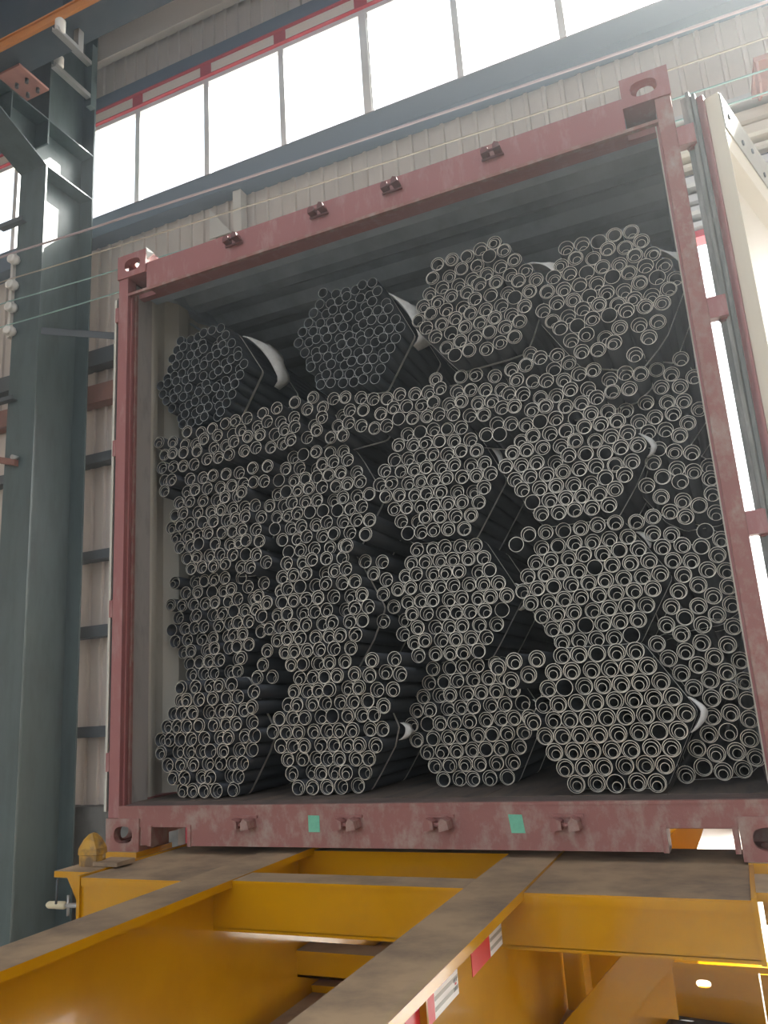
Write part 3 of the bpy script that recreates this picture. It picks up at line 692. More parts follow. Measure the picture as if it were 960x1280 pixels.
# ------------------------------------------------------------------ pipe bundles
DATA = {"T1":[0.22,[1838,22123,2315,22123,2785,22120,3257,22118,3732,22114,4210,22107,1599,21722,2076,21721,2548,21718,3019,21716,3491,21713,3965,21709,4443,21702,1361,21320,1837,21320,2309,21317,2782,21314,3253,21312,3725,21309,4198,21304,4673,21295,1122,20919,1599,20918,2071,20915,2543,20912,3016,20910,3486,20908,3958,20904,4428,20898,4902,20888,873,20523,1360,20517,1832,20514,2305,20511,2777,20508,3249,20505,3719,20503,4187,20498,4657,20491,5128,20480,731,20077,1197,20079,1663,20078,2129,20078,2595,20078,3062,20078,3528,20077,3995,20072,4461,20067,4928,20058,5395,20049,849,19625,1338,19634,1807,19634,2277,19635,2747,19636,3216,19637,3688,19638,4161,19636,4635,19633,5110,19628,1101,19232,1573,19230,2043,19231,2513,19232,2982,19233,3453,19235,3923,19234,4396,19232,4867,19228,1336,18828,1808,18827,2277,18827,2746,18828,3215,18828,3684,18829,4154,18829,4625,18826,1566,18422,2036,18420,2506,18420,2975,18421,3445,18422,3914,18422,4384,18422,1794,18015,2265,18013,2735,18013,3205,18014,3674,18015,4144,18016]],"T2":[0.22,[9510,22420,9984,22376,10458,22332,10932,22288,11406,22244,11880,22200,9244,22014,9719,21968,10193,21923,10668,21877,11143,21831,11617,21786,12092,21740,8978,21608,9453,21561,9928,21514,10403,21467,10879,21421,11354,21374,11829,21327,12304,21280,8712,21202,9188,21154,9663,21107,10139,21059,10614,21011,11090,20963,11565,20915,12041,20868,12516,20820,8446,20796,8922,20748,9398,20699,9873,20651,10349,20602,10825,20554,11301,20505,11776,20457,12252,20408,12728,20360,8180,20390,8656,20341,9132,20292,9608,20243,10084,20194,10560,20145,11036,20096,11512,20047,11988,19998,12464,19949,12940,19900,8390,19944,8867,19895,9344,19846,9821,19797,10298,19748,10776,19700,11253,19651,11730,19602,12207,19553,12684,19504,8600,19498,9079,19449,9557,19401,10036,19352,10514,19303,10993,19254,11471,19205,11950,19157,12428,19108,8810,19052,9290,19003,9771,18955,10251,18906,10731,18858,11211,18809,11692,18761,12172,18712,9020,18606,9503,18558,9985,18509,10468,18461,10951,18413,11433,18364,11916,18316,9230,18160,9716,18112,10202,18064,10688,18016,11174,17968,11660,17920]],"T3":[0.16,[15021,21767,15608,21835,16195,21902,16782,21970,17369,22039,14764,21230,15358,21293,15947,21363,16536,21432,17126,21502,17714,21572,14505,20695,15102,20758,15697,20822,16288,20892,16879,20963,17470,21034,18060,21105,14243,20167,14844,20224,15442,20287,16039,20352,16631,20423,17223,20494,17814,20566,18406,20638,13973,19647,14584,19696,15185,19753,15784,19817,16382,19883,16974,19954,17567,20026,18159,20098,18751,20171,14318,19180,14930,19230,15529,19285,16134,19353,16721,19411,17311,19481,17902,19552,18493,19622,14664,18713,15275,18762,15887,18827,16466,18875,17060,18933,17658,18989,18255,19045,15009,18245,15633,18305,16213,18343,16812,18385,17415,18426,18018,18468,15367,17788,15956,17820,16560,17850,17166,17870,17742,17943]],"T4":[0.15,[20050,20880,20632,20873,21215,20865,21797,20857,22380,20850,19760,20352,20343,20348,20926,20344,21509,20340,22092,20337,22675,20333,19470,19825,20053,19823,20637,19822,21220,19820,21803,19818,22387,19817,22969,19817,19180,19297,19761,19300,20342,19308,20931,19298,21517,19302,22098,19308,22679,19310,23284,19329,18885,18772,19466,18787,20047,18794,20628,18802,21236,18793,21818,18799,22399,18797,22997,18824,23576,18779,19180,18272,19761,18287,20342,18294,20925,18303,21545,18287,22129,18283,22721,18313,23300,18264,19474,17771,20056,17786,20641,17796,21222,17803,21833,17782,22453,17797,23032,17749,19776,17275,20357,17289,20934,17224,21510,17299,22156,17298,22782,17224,20086,16775,20663,16711,21255,16700,21864,16235,22412,16776]],"c4":[0.23,[17909,15234,18488,15173,18868,15612,20035,15639,20322,15131,17615,14732,18193,14672,18780,14670,19460,14612,20041,14623,20622,14634,17284,14255,17862,14193,18485,14170,19080,14172,19760,14114,20341,14125,20922,14136,16996,13750,17574,13688,18158,13690,18784,13672,19381,13674,20046,13609,20627,13619,21208,13631,16697,13252,17275,13190,17869,13186,18468,13185,19084,13175,19668,13167,20328,13101,20909,13110,21490,13123,16969,12696,17568,12688,18167,12687,18767,12687,19370,12669,19951,12659,20614,12595,21195,12604,17263,12194,17867,12190,18466,12189,19054,12181,19652,12161,20237,12153,20910,12095,17561,11695,18165,11691,18754,11684,19336,11674,19938,11655,20532,11653,17860,11197,18452,11186,19036,11176,19622,11168,20233,11155]],"b4":[0.29,[17837,10604,18456,10605,19081,10597,19701,10592,20323,10581,17560,10093,18161,10104,18775,10103,19388,10103,20003,10096,20637,10092,17254,9599,17870,9601,18479,9603,19091,9604,19700,9600,20317,9607,20945,9599,16963,9096,17575,9101,18185,9102,18792,9105,19399,9103,20017,9110,20628,9112,21251,9105,16670,8595,17280,8601,17886,8604,18492,8608,19094,8609,19713,8615,20324,8617,20936,8617,21557,8611,16980,8103,17587,8106,18193,8110,18794,8111,19408,8120,20020,8122,20631,8123,21242,8123,17287,7608,17893,7612,18495,7613,19108,7622,19716,7627,20326,7628,20934,7628,17593,7115,18195,7115,18807,7124,19413,7128,20019,7131,20627,7131,17898,6616,18505,6624,19110,6628,19715,6631,20320,6634]],"a4":[0.12,[18180,6070,18775,6055,19370,6040,19967,6028,20569,6025,17885,5550,18482,5543,19078,5536,19673,5527,20273,5525,20874,5527,17590,5030,18188,5028,18785,5027,19382,5024,19980,5023,20580,5026,21180,5028,17295,4510,17893,4512,18491,4514,19090,4517,19689,4520,20288,4524,20887,4527,21486,4531,16996,3997,17601,4000,18201,4006,18801,4013,19399,4017,19997,4021,20595,4025,21193,4029,21791,4032,17300,3502,17906,3506,18508,3511,19109,3513,19709,3516,20310,3518,20910,3521,21511,3524,17606,3008,18212,3012,18815,3012,19419,3012,20022,3013,20626,3014,21230,3015,17912,2514,18516,2514,19125,2511,19733,2510,20341,2508,20949,2506,18214,2017,18823,2015,19438,2009,20054,2003,20669,1998]],"a3":[0.38,[12710,6080,13307,6076,13899,6076,14490,6075,15131,6088,12455,5558,13036,5563,13617,5568,14198,5572,14803,5585,15408,5577,12169,5052,12750,5057,13331,5062,13912,5066,14507,5080,15099,5085,15707,5079,11881,4547,12464,4551,13045,4556,13626,4561,14221,4574,14807,4583,15398,4587,16005,4581,11652,4013,12233,4018,12814,4023,13395,4028,13975,4048,14556,4059,15137,4068,15718,4076,16299,4072,11816,3455,12438,3474,13032,3485,13629,3496,14217,3520,14809,3536,15401,3551,15992,3564,12141,2974,12744,2981,13340,2992,13935,3002,14522,3025,15118,3034,15715,3040,12446,2480,13052,2488,13642,2496,14237,2506,14840,2505,15443,2505,12756,1988,13348,1988,13950,1990,14560,1988,15170,1988]],"a2":[0.2,[7672,6073,8253,6060,8835,6050,9416,6046,10010,6070,7374,5574,7955,5561,8536,5552,9122,5545,9721,5552,10303,5542,7079,5073,7660,5060,8241,5051,8823,5047,9418,5045,10000,5042,10586,5033,6768,4567,7355,4559,7942,4551,8528,4546,9114,4545,9695,4535,10276,4531,10857,4518,6430,4094,7008,4038,7589,4028,8170,4017,8751,4009,9331,4006,9912,3995,10492,3992,11073,3977,6722,3532,7304,3521,7885,3510,8466,3503,9047,3499,9675,3465,10262,3458,10906,3420,6995,3019,7586,3012,8172,3002,8754,2998,9334,2994,9963,2960,10556,2957,7263,2504,7858,2499,8452,2493,9041,2493,9622,2489,10256,2459,7531,1988,8135,1988,8739,1988,9329,1988,9916,1988]],"a1":[0.16,[2433,6050,3014,6039,3597,6037,4178,6031,4759,6033,2116,5543,2700,5534,3282,5523,3863,5521,4444,5515,5025,5516,1770,5030,2364,5018,2954,5012,3537,5001,4118,4998,4699,4993,5280,4994,1424,4516,2024,4507,2625,4499,3222,4496,3820,4491,4413,4485,4994,4488,5600,4509,1078,4003,1683,3996,2287,3989,2892,3983,3493,3982,4100,3977,4697,3977,5278,3981,5859,3989,1372,3501,1978,3496,2584,3490,3190,3484,3792,3484,4399,3478,5004,3469,5615,3462,1665,3000,2273,2995,2881,2991,3489,2986,4091,2986,4698,2975,5304,2972,1958,2499,2569,2495,3180,2493,3790,2489,4386,2485,5002,2475,2252,1997,2867,1997,3482,1996,4085,1988,4686,1988]],"b2":[0.19,[7436,10658,8031,10654,8626,10650,9210,10639,9791,10627,7114,10150,7711,10147,8308,10143,8904,10140,9486,10128,10067,10116,6791,9646,7390,9639,7990,9637,8592,9636,9178,9628,9759,9615,10340,9603,6475,9159,7069,9137,7663,9126,8244,9114,8825,9104,9406,9093,9987,9081,10568,9068,6183,8656,6764,8642,7349,8626,7943,8617,8524,8606,9105,8595,9686,8584,10267,8572,10848,8558,6438,8134,7039,8131,7640,8121,8222,8107,8803,8096,9384,8085,9965,8075,10545,8062,6735,7635,7332,7629,7922,7609,8517,7590,9106,7575,9718,7549,10345,7517,7028,7133,7611,7119,8204,7101,8798,7082,9391,7068,10007,7044,7308,6623,7892,6610,8485,6593,9083,6576,9680,6564]],"b3":[0.31,[12623,10723,13219,10696,13808,10671,14387,10627,14970,10600,12291,10237,12898,10211,13493,10183,14072,10137,14660,10104,15251,10074,11964,9756,12574,9729,13173,9699,13752,9652,14344,9617,14939,9584,15520,9530,11712,9233,12294,9220,12875,9200,13454,9153,14035,9125,14620,9098,15204,9040,15799,9001,11429,8580,11992,8724,12574,8703,13153,8656,13734,8627,14316,8604,14894,8549,15481,8514,16094,8496,11703,8063,12265,8211,12844,8164,13424,8136,14005,8113,14583,8058,15163,8028,15772,8012,11723,7483,12444,7650,13064,7626,13644,7598,14225,7575,14844,7539,15455,7525,12165,7105,12745,7141,13325,7107,13914,7084,14506,7066,15139,7038,12425,6586,13005,6621,13599,6595,14195,6575,14800,6566]],"b1":[0.29,[1897,10716,2549,10660,3133,10639,3741,10626,4336,10606,1614,10208,2199,10197,2823,10148,3426,10137,4022,10117,4704,10156,1364,9684,1944,9674,2525,9649,3116,9646,3708,9629,4359,9644,4940,9625,1031,9181,1638,9172,2219,9155,2817,9147,3398,9137,4044,9155,4633,9131,5215,9113,788,8652,1369,8657,1950,8640,2531,8642,3111,8632,3735,8663,4318,8643,4908,8620,5603,8681,1026,8122,1634,8140,2229,8131,2810,8132,3432,8147,4013,8148,4594,8131,5293,8185,1340,7633,1925,7636,2518,7627,3127,7645,3708,7636,4289,7637,4925,7653,1635,7132,2216,7131,2817,7129,3398,7131,3983,7124,4564,7125,1922,6627,2504,6627,3088,6615,3669,6614,4250,6608]],"c1":[0.22,[2480,15156,3072,15145,3665,15132,4256,15121,4846,15115,2129,14687,2723,14629,3310,14615,3894,14598,4475,14583,5056,14572,1790,14193,2378,14162,3005,14121,3587,14105,4172,14087,4755,14070,5637,14530,1454,13693,2050,13673,2659,13654,3282,13610,3865,13594,4446,13574,5027,13541,5607,13517,1121,13190,1730,13182,2338,13169,2937,13143,3555,13097,4136,13080,4716,13050,5297,13026,5874,12964,1413,12687,2020,12679,2616,12658,3210,12630,3898,12550,4481,12519,5086,12485,5704,12408,1704,12184,2300,12169,2889,12146,3500,12127,4180,12022,4760,12004,5339,11956,1985,11676,2574,11657,3179,11643,3769,11612,4601,11445,5181,11397,2264,11166,2865,11154,3448,11127,4107,11140,4858,10914]],"c2":[0.26,[7446,15406,8026,15374,8606,15420,9178,15313,9758,15285,7128,14920,7708,14887,8291,14856,8871,14819,9452,14791,10058,14787,6802,14439,7391,14401,7973,14370,8553,14333,9139,14301,9732,14282,10317,14267,6498,13944,7078,13911,7659,13881,8239,13844,8819,13816,9408,13785,9998,13765,10585,13751,6185,13455,6765,13422,7345,13393,7925,13355,8505,13327,9087,13301,9674,13268,10264,13249,10860,13220,6454,12931,7034,12901,7614,12864,8195,12836,8775,12810,9355,12781,9937,12750,10533,12734,6513,12353,7139,12330,7760,12302,8379,12285,8995,12273,9606,12256,10212,12238,6808,11852,7427,11825,8047,11796,8660,11777,9272,11762,9887,11748,7031,11316,7667,11296,8305,11276,8936,11265,9563,11259]],"c3":[0.27,[12678,15476,13263,15413,13844,15395,14440,15296,15018,15212,12340,15003,12918,14946,13499,14883,14079,14841,14657,14757,15305,14707,12015,14510,12596,14462,13173,14402,13753,14360,14328,14278,14942,14250,15543,14177,11687,14015,12272,13966,12855,13916,13436,13869,14011,13791,14609,13770,15189,13716,15788,13650,11360,13520,11945,13470,12530,13420,13114,13370,13692,13306,14285,13270,14870,13220,15455,13170,16041,13122,11610,12987,12196,12938,12783,12888,13362,12827,13956,12788,14542,12739,15129,12690,15716,12641,11860,12455,12448,12406,13032,12349,13625,12307,14213,12258,14802,12209,15390,12160,12110,11922,12700,11872,13292,11825,13883,11777,14474,11728,15064,11679,12360,11390,12955,11342,13550,11295,14145,11247,14739,11198]],"d1":[0.2,[2362,17405,2938,17330,3615,17349,4360,17431,4953,17404,5534,17411,6243,17549,7071,17537,8076,17525,8760,17722,2001,16949,2647,16827,3335,16841,4036,16885,4617,16910,5240,16898,5956,16977,6533,17046,7107,16957,7828,16995,8545,17182,9212,16679,1660,16479,2263,16392,2995,16325,3782,16363,4363,16380,4944,16398,5665,16474,6260,16460,6854,16425,7433,16476,8013,16444,8945,16156,2110,15830,2720,15790,3405,15915,4060,15850,4670,15860,5370,15920,6016,15920,6596,15905,7213,15938,7793,15906,8389,15989,5715,15106,6553,15002,1450,17133,1534,15912]],"d2":[0.24,[9628,17539,10203,17461,10821,17386,11375,17208,9121,17253,9743,16932,10327,16893,10901,16809,8572,16602,9695,16353,10298,16313,10831,16082,11382,15897,9430,15836,10010,15808,11742,16415,11995,17080]],"d3":[0.25,[14140,17480,12581,17130,13220,17030,13798,16964,14378,16928,12298,16585,12874,16509,13455,16496,14032,16431,11961,15856,12511,16044,13087,15967,13668,15955,14237,15840,15018,16696,15596,16610,16170,16520,16749,16468,14597,16296,15233,16156,15806,16063,16381,15977,16795,15570,14812,15756,15438,15613,16010,15509,16435,15114,15285,17213,15880,17170,16576,17022,15992,14738,16577,14550,17054,14883]],"d4":[0.22,[18100,17485,19080,17211,17318,17018,17955,16910,18512,17076,19480,16775,18089,16344,18911,16654,19215,16155,19782,16279,17140,16038,17523,16475,18634,16143,19454,15625,20355,16182,20833,15852,21414,15867,21942,15624,17348,15385,17692,15853,18253,15704,19741,15120,20885,15274,21466,15289,19160,15110]],"ra":[0.3,[21090,6280,21410,5760,21730,5250,22050,4750,21967,5955,22293,5475,22589,4970,22550,4390,22512,6193,22830,5707,23125,5193,23103,4576,23291,6061,23596,5534,23606,4867,23610,4250,22466,3806,23040,3893,23576,3668,22288,3253,22880,3310,23480,3090,21860,2830,22430,2670,23030,2710,23579,2475,21970,2260,22550,2100,23131,2105,21420,2040,23550,6640,21920,6540,22633,6761]],"rb":[0.33,[21550,10750,20990,10590,21470,10110,22067,10056,21726,9585,22378,9566,22976,9448,22002,9074,22581,9021,22263,8535,23053,8651,22691,8139,23439,9096,23644,9640,23180,9992,22034,8001,21715,7516,22583,7432,23094,7708,23119,7080,22112,7092,23627,8546,23615,7966,23614,7385,21470,6910]],"rc":[0.33,[21846,12664,22090,12060,21520,11840,21930,11390,22596,12366,22641,11786,22623,11175,22147,10842,22631,10520,23168,12795,22607,12946,23120,12115,23652,12349,23630,11768,23610,11187,23120,10874,23620,10560,22083,13198]],"rd":[0.33,[21832,16815,22444,16196,23317,16293,22922,15867,23144,15330,22622,14898,23183,14750,23652,14407,23652,15613,22769,14336,23200,13947,22865,13472,21918,14923,21556,14329,22134,14384,21836,13820,22415,13875,22501,15466,21186,14776]],"prot":[0.17,[870,17159,1082,16541,953,15932,1080,15332,1660,15200,1220,14768,1110,10720,788,9764]],"xc1":[0.27,[5918,11868,5755,11310,6193,10927,5636,10742,6212,14450,5337,14033]],"xb1":[0.25,[5718,10166,5521,9620,5787,7321,5686,6749,5380,6255,5967,6241]],"xa1":[0.3,[5918,5662,5854,5085]],"xa2":[0.26,[11080,6496,11851,6479,11429,6031,11998,5917,10853,5954,11061,5409,11689,5379,11361,4807]],"xb3":[0.35,[10536,10460,11189,10386,10808,9947,11309,9652,11149,9089,11124,8012]],"xb2":[0.3,[11170,11930,10990,11370,10259,10971]],"xb4":[0.3,[17239,10577,16759,10250]],"xa4":[0.25,[16677,5995,16463,5376,17024,5528,17400,6020,16116,5842]]}
PLEN = 5.65
def pipe_mesh(name, r, t, n, mats, length):
    m = bpy.data.meshes.new(name)
    vs, fs, mi, sm = [], [], [], []
    ri = r - t
    for y, rr in ((0, r), (0, ri), (length, r), (length, ri)):
        for k in range(n):
            a = 2 * math.pi * k / n
            vs.append((rr * math.cos(a), y, rr * math.sin(a)))
    for k in range(n):
        l = (k + 1) % n
        fs += [(k, l, n + l, n + k), (k, 2 * n + k, 2 * n + l, l), (n + k, n + l, 3 * n + l, 3 * n + k), (2 * n + k, 3 * n + k, 3 * n + l, 2 * n + l)]
        mi += [1, 0, 0, 1]; sm += [False, True, True, False]
    m.from_pydata(vs, [], fs)
    for q in mats: m.materials.append(q)
    m.polygons.foreach_set('material_index', mi)
    m.polygons.foreach_set('use_smooth', sm)
    m.update()
    return m
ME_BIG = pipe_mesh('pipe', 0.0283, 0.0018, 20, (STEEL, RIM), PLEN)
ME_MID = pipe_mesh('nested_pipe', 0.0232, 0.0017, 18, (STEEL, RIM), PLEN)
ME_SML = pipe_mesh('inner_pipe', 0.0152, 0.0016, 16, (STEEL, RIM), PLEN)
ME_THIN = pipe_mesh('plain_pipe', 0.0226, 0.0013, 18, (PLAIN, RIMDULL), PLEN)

def hull_pts(c, r):
    pts = []
    for x, z in c:
        for k in range(12):
            a = 2 * math.pi * k / 12
            pts.append(Vector((x + r * math.cos(a), z + r * math.sin(a))))
    idx = convex_hull_2d(pts)
    h = [pts[i] for i in idx]
    cx = sum(p.x for p in h) / len(h); cz = sum(p.y for p in h) / len(h)
    h.sort(key=lambda p: math.atan2(p.y - cz, p.x - cx))
    return h, (cx, cz)
def band(h, y, wid, th):
    """closed flat strap round the hull"""
    n = len(h)
    out = []
    for i in range(n):
        d = (h[(i + 1) % n] - h[i - 1]).normalized()
        out.append(h[i] + Vector((d.y, -d.x)) * th)
    vs = [(p.x, y, p.y) for p in h] + [(p.x, y, p.y) for p in out] + [(p.x, y + wid, p.y) for p in h] + [(p.x, y + wid, p.y) for p in out]
    fs = []
    for i in range(n):
        j = (i + 1) % n
        fs += [(i, j, n + j, n + i), (n + i, n + j, 3 * n + j, 3 * n + i), (2 * n + i, 3 * n + i, 3 * n + j, 2 * n + j), (i, 2 * n + i, 2 * n + j, j)]
    return MB().add(vs, fs)
def sling(h, c, a0, a1, y, wid, bulge, sway=0.0, flare=0.03):
    """folded white fabric sling lying on the hull between two directions (degrees), bulging off it"""
    N = 14
    vs, fs = [], []
    for k in range(N + 1):
        t = k / N
        a = math.radians(a0 + (a1 - a0) * t)
        dr = Vector((math.cos(a), math.sin(a)))
        # support point of the hull along the ray
        best = 0
        n = len(h)
        for i in range(n):
            p, q = h[i] - Vector(c), h[(i + 1) % n] - Vector(c)
            den = dr.x * (q.y - p.y) - dr.y * (q.x - p.x)
            if abs(den) < 1e-9: continue
            s = (p.x * (q.y - p.y) - p.y * (q.x - p.x)) / den
            u = (p.x * dr.y - p.y * dr.x) / den
            if s > best and -1e-6 <= u <= 1 + 1e-6: best = s
        e = math.sin(math.pi * t)
        r = best + 0.003 + bulge * e ** 0.7
        yy = y + sway * t
        w = wid * (0.55 + 0.45 * math.sin(3 * math.pi * t) ** 2)
        for j, (dy, dr_) in enumerate(((0, 0.0), (0.35, 0.5 * flare * e + 0.006 * e), (0.7, 0.75 * flare * e - 0.003 * e), (1.0, flare * e))):
            P_ = Vector(c) + dr * (r + dr_)
            vs.append((P_.x, yy + w * dy, P_.y))
        for j in range(4):
            P_ = Vector(c) + dr * (r + 0.005 + (0.0, 0.5 * flare * e + 0.010 * e, 0.75 * flare * e, flare * e)[j])
            vs.append((P_.x, yy + w * (0, .35, .7, 1)[j], P_.y))
    for k in range(N):
        a, b = k * 8, (k + 1) * 8
        for j in range(3):
            fs += [(a + j, a + j + 1, b + j + 1, b + j), (a + 4 + j, b + 4 + j, b + 5 + j, a + 5 + j)]
        fs += [(a, b, b + 4, a + 4), (a + 3, a + 7, b + 7, b + 3)]
    e = N * 8
    fs += [(0, 4, 5, 1), (1, 5, 6, 2), (2, 6, 7, 3), (e, e + 1, e + 5, e + 4), (e + 1, e + 2, e + 6, e + 5), (e + 2, e + 3, e + 7, e + 6)]
    m = MB().add(vs, fs, 0, True)
    return m

LABEL = {
 'T1': 'thin-walled plain pipe bundle without nested pipes, on top by the cream left wall',
 'T2': 'thin-walled plain pipe bundle without nested pipes, second of the top row',
 'T3': 'six-sided bundle of nested pipes on top, just right of the thin plain bundles',
 'T4': 'largest-looking bundle of nested pipes on top, leaning beside the right door post',
 'd1': 'flattened spread-out layer of strapped nested pipes under the left thin plain bundle',
 'd2': 'small sagging bundle of nested pipes squeezed under the second thin plain bundle',
 'd3': 'flattened bundle of nested pipes under the third top bundle, one loose pipe on it',
 'd4': 'flattened bundle of nested pipes directly under the rightmost top bundle',
 'c1': 'upper bundle of nested pipes by the cream left wall, below the flattened layer',
 'c2': 'upper bundle of nested pipes, second from the left, below the flattened layer',
 'c3': 'upper six-sided bundle of nested pipes, third from the left, left of the dark gap',
 'c4': 'upper six-sided bundle of nested pipes, right of the dark gap, with a visible strap',
 'b1': 'middle bundle of nested pipes by the cream left wall with two dark pipes sticking out',
 'b2': 'middle six-sided bundle of nested pipes, second from the left, empty large pipes on its right',
 'b3': 'middle bundle of bright-edged nested pipes, third from the left, white sling at its right',
 'b4': 'middle six-sided bundle of nested pipes, fourth from the left, strapped along its right edges',
 'a1': 'bottom bundle of nested pipes on the plywood floor in the dark left corner',
 'a2': 'bottom bundle of nested pipes on the floor, second from the left corner',
 'a3': 'bottom bundle of nested pipes on the floor, third from left, beside the white sling end',
 'a4': 'bottom bundle of nested pipes on the floor, nearest, with white strap knot at its right',
 'ra': 'narrow bottom stack of nested pipes on the floor along the right door post',
 'rb': 'narrow middle stack of nested pipes along the right door post',
 'rc': 'narrow upper stack of nested pipes along the right door post, third from the floor',
 'rd': 'topmost narrow stack of nested pipes along the right door post under the last bundle',
}
prot = DATA.pop('prot')
extra = {'d1': prot[1][:10], 'c1': prot[1][10:12], 'b1': prot[1][12:16]}
for key in [k for k in DATA if k[0] == 'x']:
    extra[key[1:]] = extra.get(key[1:], []) + DATA.pop(key)[1]
for key, (y0, flat) in DATA.items():
    flat = list(flat)
    np_main = len(flat) // 2
    flat += extra.get(key, [])
    c = [(flat[i] / 1e4, flat[i + 1] / 1e4) for i in range(0, len(flat), 2)]
    thin = key in ('T1', 'T2')
    R0 = 0.0226 if thin else 0.0283
    cx = sum(p[0] for p in c) / len(c)
    root = empty('pipe_bundle', (cx, y0, min(p[1] for p in c) - R0))
    tag(root, LABEL[key], 'pipe bundle', 'strapped pipe bundles stacked in the container')
    for i, (x, z) in enumerate(c):
        yy = y0 + random.uniform(-0.022, 0.022) + (0.03 if random.random() < 0.06 else 0)
        if i >= np_main: yy = y0 - random.uniform(0.0, 0.05)
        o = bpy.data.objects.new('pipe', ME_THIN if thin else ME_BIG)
        COL.objects.link(o); o.parent = root
        o.location = Vector((x, yy, z)) - WPOS[root.name]
        if thin: continue
        u = random.random()
        if u < 0.035: continue
        a = math.radians(random.gauss(0, 16))
        d1_ = 0.0283 - 0.0018 - 0.0232 - 0.0003
        ox, oz = math.sin(a) * d1_, -math.cos(a) * d1_
        y1_ = random.uniform(-0.010, 0.022)
        if u > 0.05:
            n1 = bpy.data.objects.new('nested_pipe', ME_MID)
            COL.objects.link(n1); n1.parent = o; n1.location = (ox, y1_, oz)
            if u > 0.93: continue
            d2_ = 0.0232 - 0.0017 - 0.0152 - 0.0003
        else:
            d2_ = 0.0283 - 0.0018 - 0.0152 - 0.0003; ox = oz = 0
        a = math.radians(random.gauss(0, 20))
        n2 = bpy.data.objects.new('nested_pipe', ME_SML)
        COL.objects.link(n2); n2.parent = o
        n2.location = (ox + math.sin(a) * d2_, random.uniform(-0.012, 0.035), oz - math.cos(a) * d2_)
    main = c[:np_main]
    if key == 'd3': main = [p for p in main if p[1] < 1.72]
    h, cc = hull_pts(main, R0 + 0.0003)
    for dy in (0.10, 0.42, 1.6, 3.2, 4.8):
        band(h, y0 + dy, 0.014, 0.0007).build('strap', STRAP, root)
    SL = {'T1': (56, -6, 0.14, 0.08, 0.030, 0.08), 'T2': (48, -14, 0.06, 0.10, 0.022, 0.06), 'T3': (40, 2, 0.08, 0.10, 0.045, 0.0), 'T4': (42, 2, 0.06, 0.09, 0.022, 0.0),
          'a4': (12, -14, 0.045, 0.028, 0.010, 0.0), 'b3': (6, -16, 0.10, 0.05, 0.012, 0.0), 'a3': (14, -6, 0.05, 0.06, 0.008, 0.0), 'a2': (4, -12, 0.12, 0.05, 0.02, 0.0),
          'b4': (40, 20, 0.06, 0.02, 0.006, 0.0), 'c4': (12, -8, 0.06, 0.025, 0.008, 0.0), 'c3': (30, 4, 0.10, 0.03, 0.012, 0.0)}
    if key in SL:
        a0_, a1_, dy, wd, bg_, sw = SL[key]
        sling(h, cc, a0_, a1_, y0 + dy, wd, bg_, sw, 0.045 if key[0] == 'T' else 0.014).build('sling', SLING, root)
# ------------------------------------------------------------------ skeletal trailer chassis under the container
tr = empty('trailer_chassis', (W / 2, 0.0, GZ))
tag(tr, 'yellow steel skeletal trailer chassis with dusty tops carrying the red container', 'trailer')
Y0, Y1 = -3.6, 12.4
for x in (0.768, 1.671):
    m = MB()
    m.box(x - 0.08, x + 0.08, Y0, Y1, -0.022, 0.0, 0, 1)          # top flange, dusty on top
    m.box(x - 0.008, x + 0.008, Y0, Y1, -0.50, -0.022)
    m.box(x - 0.08, x + 0.08, Y0, Y1, -0.52, -0.50, 0, 1)
    bm_ = m.build('main_beam', [YEL, DUST], tr)
    for y in (-2.6, -1.75, 0.45, 1.6, 2.8, 4.0):
        for s in (-1, 1):
            if y > -1 and s * (x - 1.2) < 0: continue
            q = MB().box(min(x + s * 0.008, x + s * 0.076), max(x + s * 0.008, x + s * 0.076), y - 0.005, y + 0.005, -0.50, -0.022)
            q.build('web_stiffener', YEL, bm_)
# reflective tape strips on the outer web of the right beam
xb = 1.679
def tape(y0, y1, red0, red1):
    tz0, tz1 = -0.133, -0.082
    t = MB().box(xb, xb + 0.0012, red0, red1, tz0, tz1).build('red_reflective_tape', TAPERED, tr)
    w = MB().box(xb, xb + 0.0012, y0, y1, tz0, tz1)
    wo = w.build('white_reflective_tape', TAPEWHITE, tr)
    for a, b_ in ((0.24, 0.40), (0.62, 0.78)):
        MB().box(xb + 0.0012, xb + 0.0016, y0 + 0.002, y1 - 0.002, tz0 + (tz1 - tz0) * a, tz0 + (tz1 - tz0) * b_).build('grey_band', TAPEGREY, wo)
    return wo
t1 = tape(-0.494, -0.348, -0.640, -0.494)
t2 = tape(-0.889, -0.741, -1.040, -0.889)
# printed marks at the far end of each white strip, too small to read: dark ticks with a red dot
for t_, ye in ((t1, -0.348), (t2, -0.741)):
    for k in range(2):
        zc = -0.1005 if k == 0 else -0.1175
        q = MB()
        for j in range(3):
            q.box(xb + 0.0016, xb + 0.0019, ye - 0.030 + j * 0.008, ye - 0.026 + j * 0.008, zc - 0.004, zc + 0.004)
        q.build('printed_mark', GIRT, t_)
    MB().box(xb + 0.0012, xb + 0.0016, ye - 0.022, ye - 0.012, -0.1105, -0.1065).build('printed_mark', TAPERED, t_)
